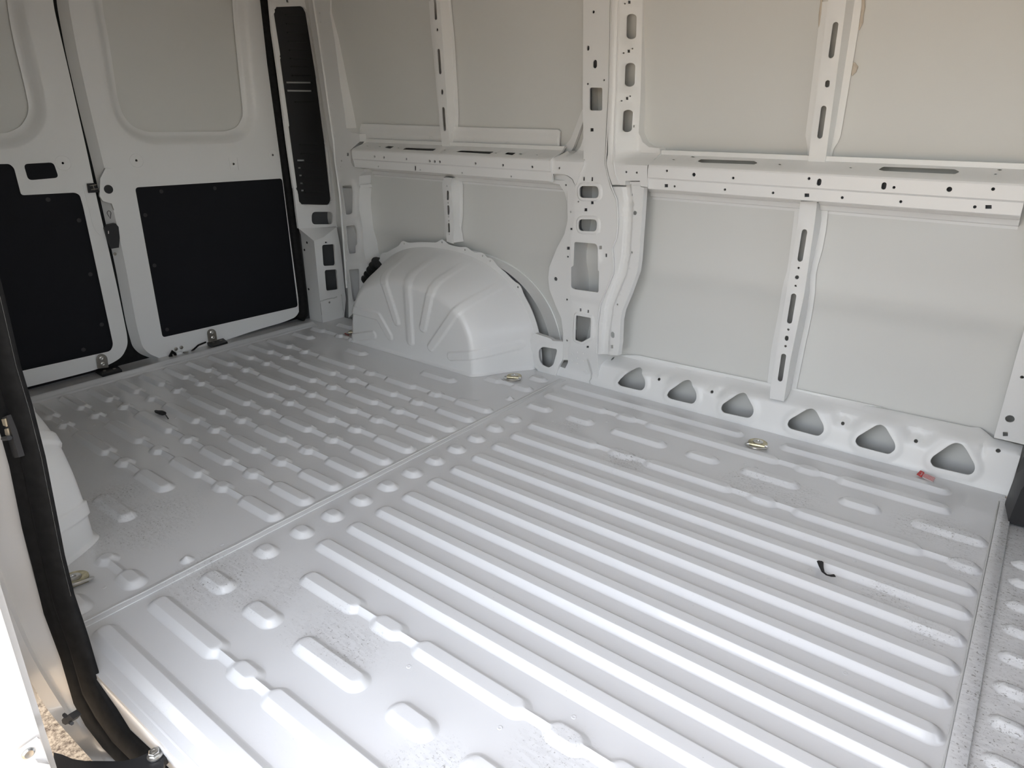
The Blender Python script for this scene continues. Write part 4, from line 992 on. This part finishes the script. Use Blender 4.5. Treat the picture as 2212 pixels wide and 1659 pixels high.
# clips on the jamb: black block with two cream plugs, black square clip
KL = lambda *p: [(a*.1085, 860+b*.1085) for a, b in p]
db = empty('plug_strip', tuple(on_y(KL((200, 900))[0], .285)), 'black strip with two cream plugs beside the left door seal', 'strip')
P = [on_y(p, .288) for p in KL((10, 400), (130, 350), (380, 1180), (290, 1195), (215, 1130))]
sb1 = MB().prism(P, (0, .008, 0)).build('strip_body', PLASTIC, db, True, 30)
for pp in (KL((25, 425), (90, 415), (125, 570), (60, 545)), KL((85, 620), (140, 610), (175, 765), (105, 735))):
    MB().prism([on_y(p, .286) for p in pp], (0, .004, 0)).build('cream_plug', BRASS, sb1, True, 30)
MB().tube([on_y(p, .284) for p in KL((70, 805), (190, 790))], .004, 6).build('plug_pin', PLASTIC, db)
KM = lambda *p: [(a*.18083, 1380+b*.18083) for a, b in p]
cl = empty('jamb_clip', tuple(on_y(KM((800, 970))[0], .215)), 'small black square clip on the cream door sill', 'clip')
MB().prism([on_y(p, .215) for p in KM((735, 970), (760, 940), (820, 900), (875, 960), (830, 1010), (780, 1030), (745, 1010))], (0, .012, 0)).build('clip_body', PLASTIC, cl, True, 30)
for a, b in (((765, 905), (785, 925)), ((840, 1000), (860, 1012))): MB().tube([on_y(p, .213) for p in KM(a, b)], .003, 6).build('clip_tab', PLASTIC, cl)

# sliding door, pushed open outside: its front end and a bolted guide bracket
sd = empty('sliding_door', (-1.25, .12, -.45), 'white open sliding door edge at the far left', 'door')
def sd_x(z): return -1.030
ed = [on_y(p, .18) for p in L2((-60, 180), (0, 360), (120, 750), (250, 1170), (400, 1656), (520, 2050))]
ed = [np.array([e_[0], .18, e_[2]]) for e_ in ed]
top = ed[0]+np.array([0, 0, 1.2]); loop = [top]+ed
prof = [(0, 0), (.004, -.004), (.012, -.010), (.010, -.05), (.002, -.075), (-.03, -.085), (-.9, -.085)]
V = [tuple(p+np.array([dx, dy, 0])) for p in loop for dx, dy in prof]+[tuple(p+np.array([-.9, 0, 0])) for p in loop]
n = len(prof); F = [(i*n+k, (i+1)*n+k, (i+1)*n+k+1, i*n+k+1) for i in range(len(loop)-1) for k in range(n-1)]
o0 = len(loop)*n; F += [(o0+i, o0+i+1, (i+1)*n, i*n) for i in range(len(loop)-1)]
link('door_shell', V, F, OUTER, sd, True, 40)
KP = Surf(0, ed[3][0]+.014)
def sdp(p, d=0.0):
    u = on_axis(p, 0, ed[3][0]+.014); return u+np.array([d, 0, 0])
bk = [sdp(p) for p in L2((103, 1545), (258, 1436), (275, 1445), (355, 1660), (150, 1660))]
MB().prism(bk, (.004, 0, 0)).build('guide_plate', OUTER, sd, True, 30)
MB().lathe(sdp(L2((190, 1540))[0], .004), (1, 0, 0), [(.0085, 0), (.0085, .002), (.006, .004), (.002, .003)], 16).build('guide_screw', STEEL, sd)
MB().prism([sdp(p, .002) for p in L2((205, 1600), (240, 1582), (320, 1595), (345, 1660), (230, 1660))], (.012, 0, 0)).build('guide_lug', OUTER, sd, True, 30)

# lower door track: black arm with a hex bolt
ta = empty('track_arm', tuple(on_axis(L2((700, 1640))[0], 2, -.05)), 'black sliding door arm with a zinc hex bolt at bottom left', 'arm')
Pm = [on_axis(p, 2, -.030) for p in L2((375, 1545), (440, 1562), (510, 1592), (590, 1605), (860, 1608), (960, 1585), (1050, 1545), (1100, 1508), (1150, 1510), (1200, 1545), (1150, 1600), (1150, 1660), (1150, 1760), (390, 1760))]
MB().prism(Pm, (0, 0, -.015)).build('arm_plate', PLASTIC, ta, True, 30)
bc = np.array(on_axis(L2((1090, 1572))[0], 2, -.029))
bf_ = MB().lathe(bc, (0, 0, 1), [(.0125, 0), (.0125, .003), (.010, .004)], 18).build('bolt_flange', STEEL, ta)
MB().lathe(bc+[0, 0, .004], (0, 0, 1), [(.0095, 0), (.0095, .007), (.0085, .008)], 6).build('bolt_head', STEEL, bf_, False)
MB().lathe(bc+[0, 0, .012], (0, 0, 1), [(.0048, 0), (.0048, .001), (.003, .001), (.002, .0002)], 12).build('bolt_stud', BRACKET, bf_)

# black pillar trim at the right edge
bt_ = empty('pillar_trim', (.14, 2.07, 0), 'black plastic trim foot at the right edge, beside the front pillar', 'trim')
base = [on_axis(p, 2, .001) for p in L6((2030, 1300), (2055, 1462))]
b0, b1 = base; b0 = np.array([.080, 2.115, .001]); b1 = np.array([.094, 2.022, .001])
V = []
for z, sh in ((0, 0), (.10, .006), (.22, .035), (.5, .10), (.75, .16)):
    for q in ((b0[0]+sh*.9, b0[1]+.02), (b0[0]+sh*.45, b0[1]), (b1[0]+sh, b1[1]), (b1[0]+.30, b1[1]), (b1[0]+.30, b0[1]+.02)): V.append((q[0], q[1], z))
F = [(i*5+k, i*5+(k+1) % 5, (i+1)*5+(k+1) % 5, (i+1)*5+k) for i in range(4) for k in range(5)]+[(0, 4, 3, 2, 1), (20, 21, 22, 23, 24)]
link('trim_body', V, F, PLASTIC, bt_, True, 30)

# ------------------------------------------------------------------ small things
def tie_ring(plate_px, ring_px, lbl, lift=.0, z=.0, r_ring=.030):
    pc = on_axis(plate_px, 2, z+.003); rc = on_axis(ring_px, 2, z+.006+lift*.5); d = rc-pc; d[2] = 0; L = np.linalg.norm(d); d /= L; s_ = np.array([-d[1], d[0], 0])
    t = empty('tie_down_ring', (pc[0], pc[1], z), lbl, 'tie-down ring', 'floor tie-down rings')
    pts = [pc+.030*(math.cos(a)*d+math.sin(a)*s_) for a in np.linspace(.75, 2*math.pi-.75, 22)]+[pc+d*.030-s_*.024, pc+d*.030+s_*.024]
    pts = [np.array([p[0], p[1], z+.0006]) for p in pts]
    MB().prism(pts, (0, 0, .0032)).build('anchor_plate', ZINC, t, True, 30)
    MB().tube([pc+d*.030+s_*k+np.array([0, 0, .004]) for k in np.linspace(-.024, .024, 7)], .0058, 8).build('plate_sleeve', ZINC, t)
    MB().lathe((pc[0]-d[0]*.003, pc[1]-d[1]*.003, z+.0038), (0, 0, 1), [(.016, 0), (.016, .002), (.012, .0038), (.006, .004), (.005, .0015)], 20).build('anchor_screw', STEEL, t)
    c = pc+d*(.030); up = np.array([0, 0, 1.0]); e = d*math.cos(lift)+up*math.sin(lift)
    ring = [c+np.array([0, 0, .004])+s_*.033*math.cos(a)+e*(.004+r_ring*1.3*math.sin(a)) for a in np.linspace(-.18, math.pi+.18, 25)]
    MB().tube(ring, .0034, 8, closed=True).build('wire_ring', STEEL, t)
    return t
tie_ring(L2((520, 325))[0], L2((590, 245))[0], 'zinc tie-down ring on the floor beside the left door seal', lift=.55)
tie_ring((1111, 812), (1092, 811), 'tie-down ring on the floor in front of the far wheel arch', lift=.12)
tie_ring((1637, 956), (1624, 962), 'tie-down ring on the floor below the triangular wall openings', lift=.2)
tie_ring((766, 716), (750, 718), 'tie-down ring half hidden behind the far wheel arch', lift=.12)
# red strap scrap by the arch
sp = [on_axis(p, 2, .006) for p in K4((617, 1012), (640, 1024), (660, 1012), (690, 1018), (708, 1000))]
tag(MB().tube(sp, .004, 6, squash=.4).build('red_strap', RED), 'short red strap lying behind the wheel arch by a tie-down ring', 'strap')
# red and white label on the floor by the sill
tg = empty('warning_label', tuple(on_axis(L6((1270, 1010))[0], 2, .002)), 'small red and white printed label lying at the foot of the wall', 'label')
MB().prism([on_axis(p, 2, .012) for p in L6((1187, 990), (1222, 955), (1262, 975), (1237, 1018))], (0, 0, -.002)).build('red_square', RED, tg, True, 30)
ps_ = MB().prism([on_axis(p, 2, .011) for p in L6((1256, 980), (1320, 1000), (1367, 1025), (1342, 1069), (1290, 1048), (1247, 1021))], (0, 0, -.002)).build('printed_strip', TAGW, tg, True, 30)
for k in range(4):
    t = .16+k*.22; a = np.array((1256, 980))*(1-t)+np.array((1247, 1021))*t; b = np.array((1367, 1025))*(1-t)+np.array((1342, 1069))*t; mdl = (a+b)/2+np.array([0, -2])
    MB().tube([on_axis(p, 2, .0115) for p in L6(tuple(a), tuple(mdl), tuple(b))], .0006, 5).build('text_line', RED, ps_)
MB().tube([on_axis(p, 2, .0125) for p in L6((1222, 1000), (1236, 992), (1238, 978))], .0009, 5).build('print_mark', TAGW, tg)
# black strip of plastic on the ribs
st = [on_axis(p, 2, .016) for p in L7((588, 232), (596, 270), (612, 315), (640, 338), (672, 345), (704, 344))]
tag(MB().tube(st, [.0075, .0055, .0035, .003, .0042, .0055], 6, squash=.35).build('plastic_strip', PLASTIC), 'bent strip of black plastic lying across the floor ribs', 'strip')
# black scrap further back
sc_ = [on_axis(p, 2, .008) for p in L1((1486, 385), (1500, 395), (1535, 402), (1565, 412), (1582, 415))]
sb_ = empty('plastic_scrap', tuple(sc_[2]), 'small black plastic scrap with a thin tail on the rear floor', 'scrap')
MB().tube(sc_, [.004, .008, .011, .010, .004], 8, squash=.6).build('scrap_body', PLASTIC, sb_)
MB().tube([on_axis(p, 2, .004) for p in L1((1578, 418), (1590, 435), (1608, 462))], .0018, 6).build('scrap_tail', PLASTIC, sb_)
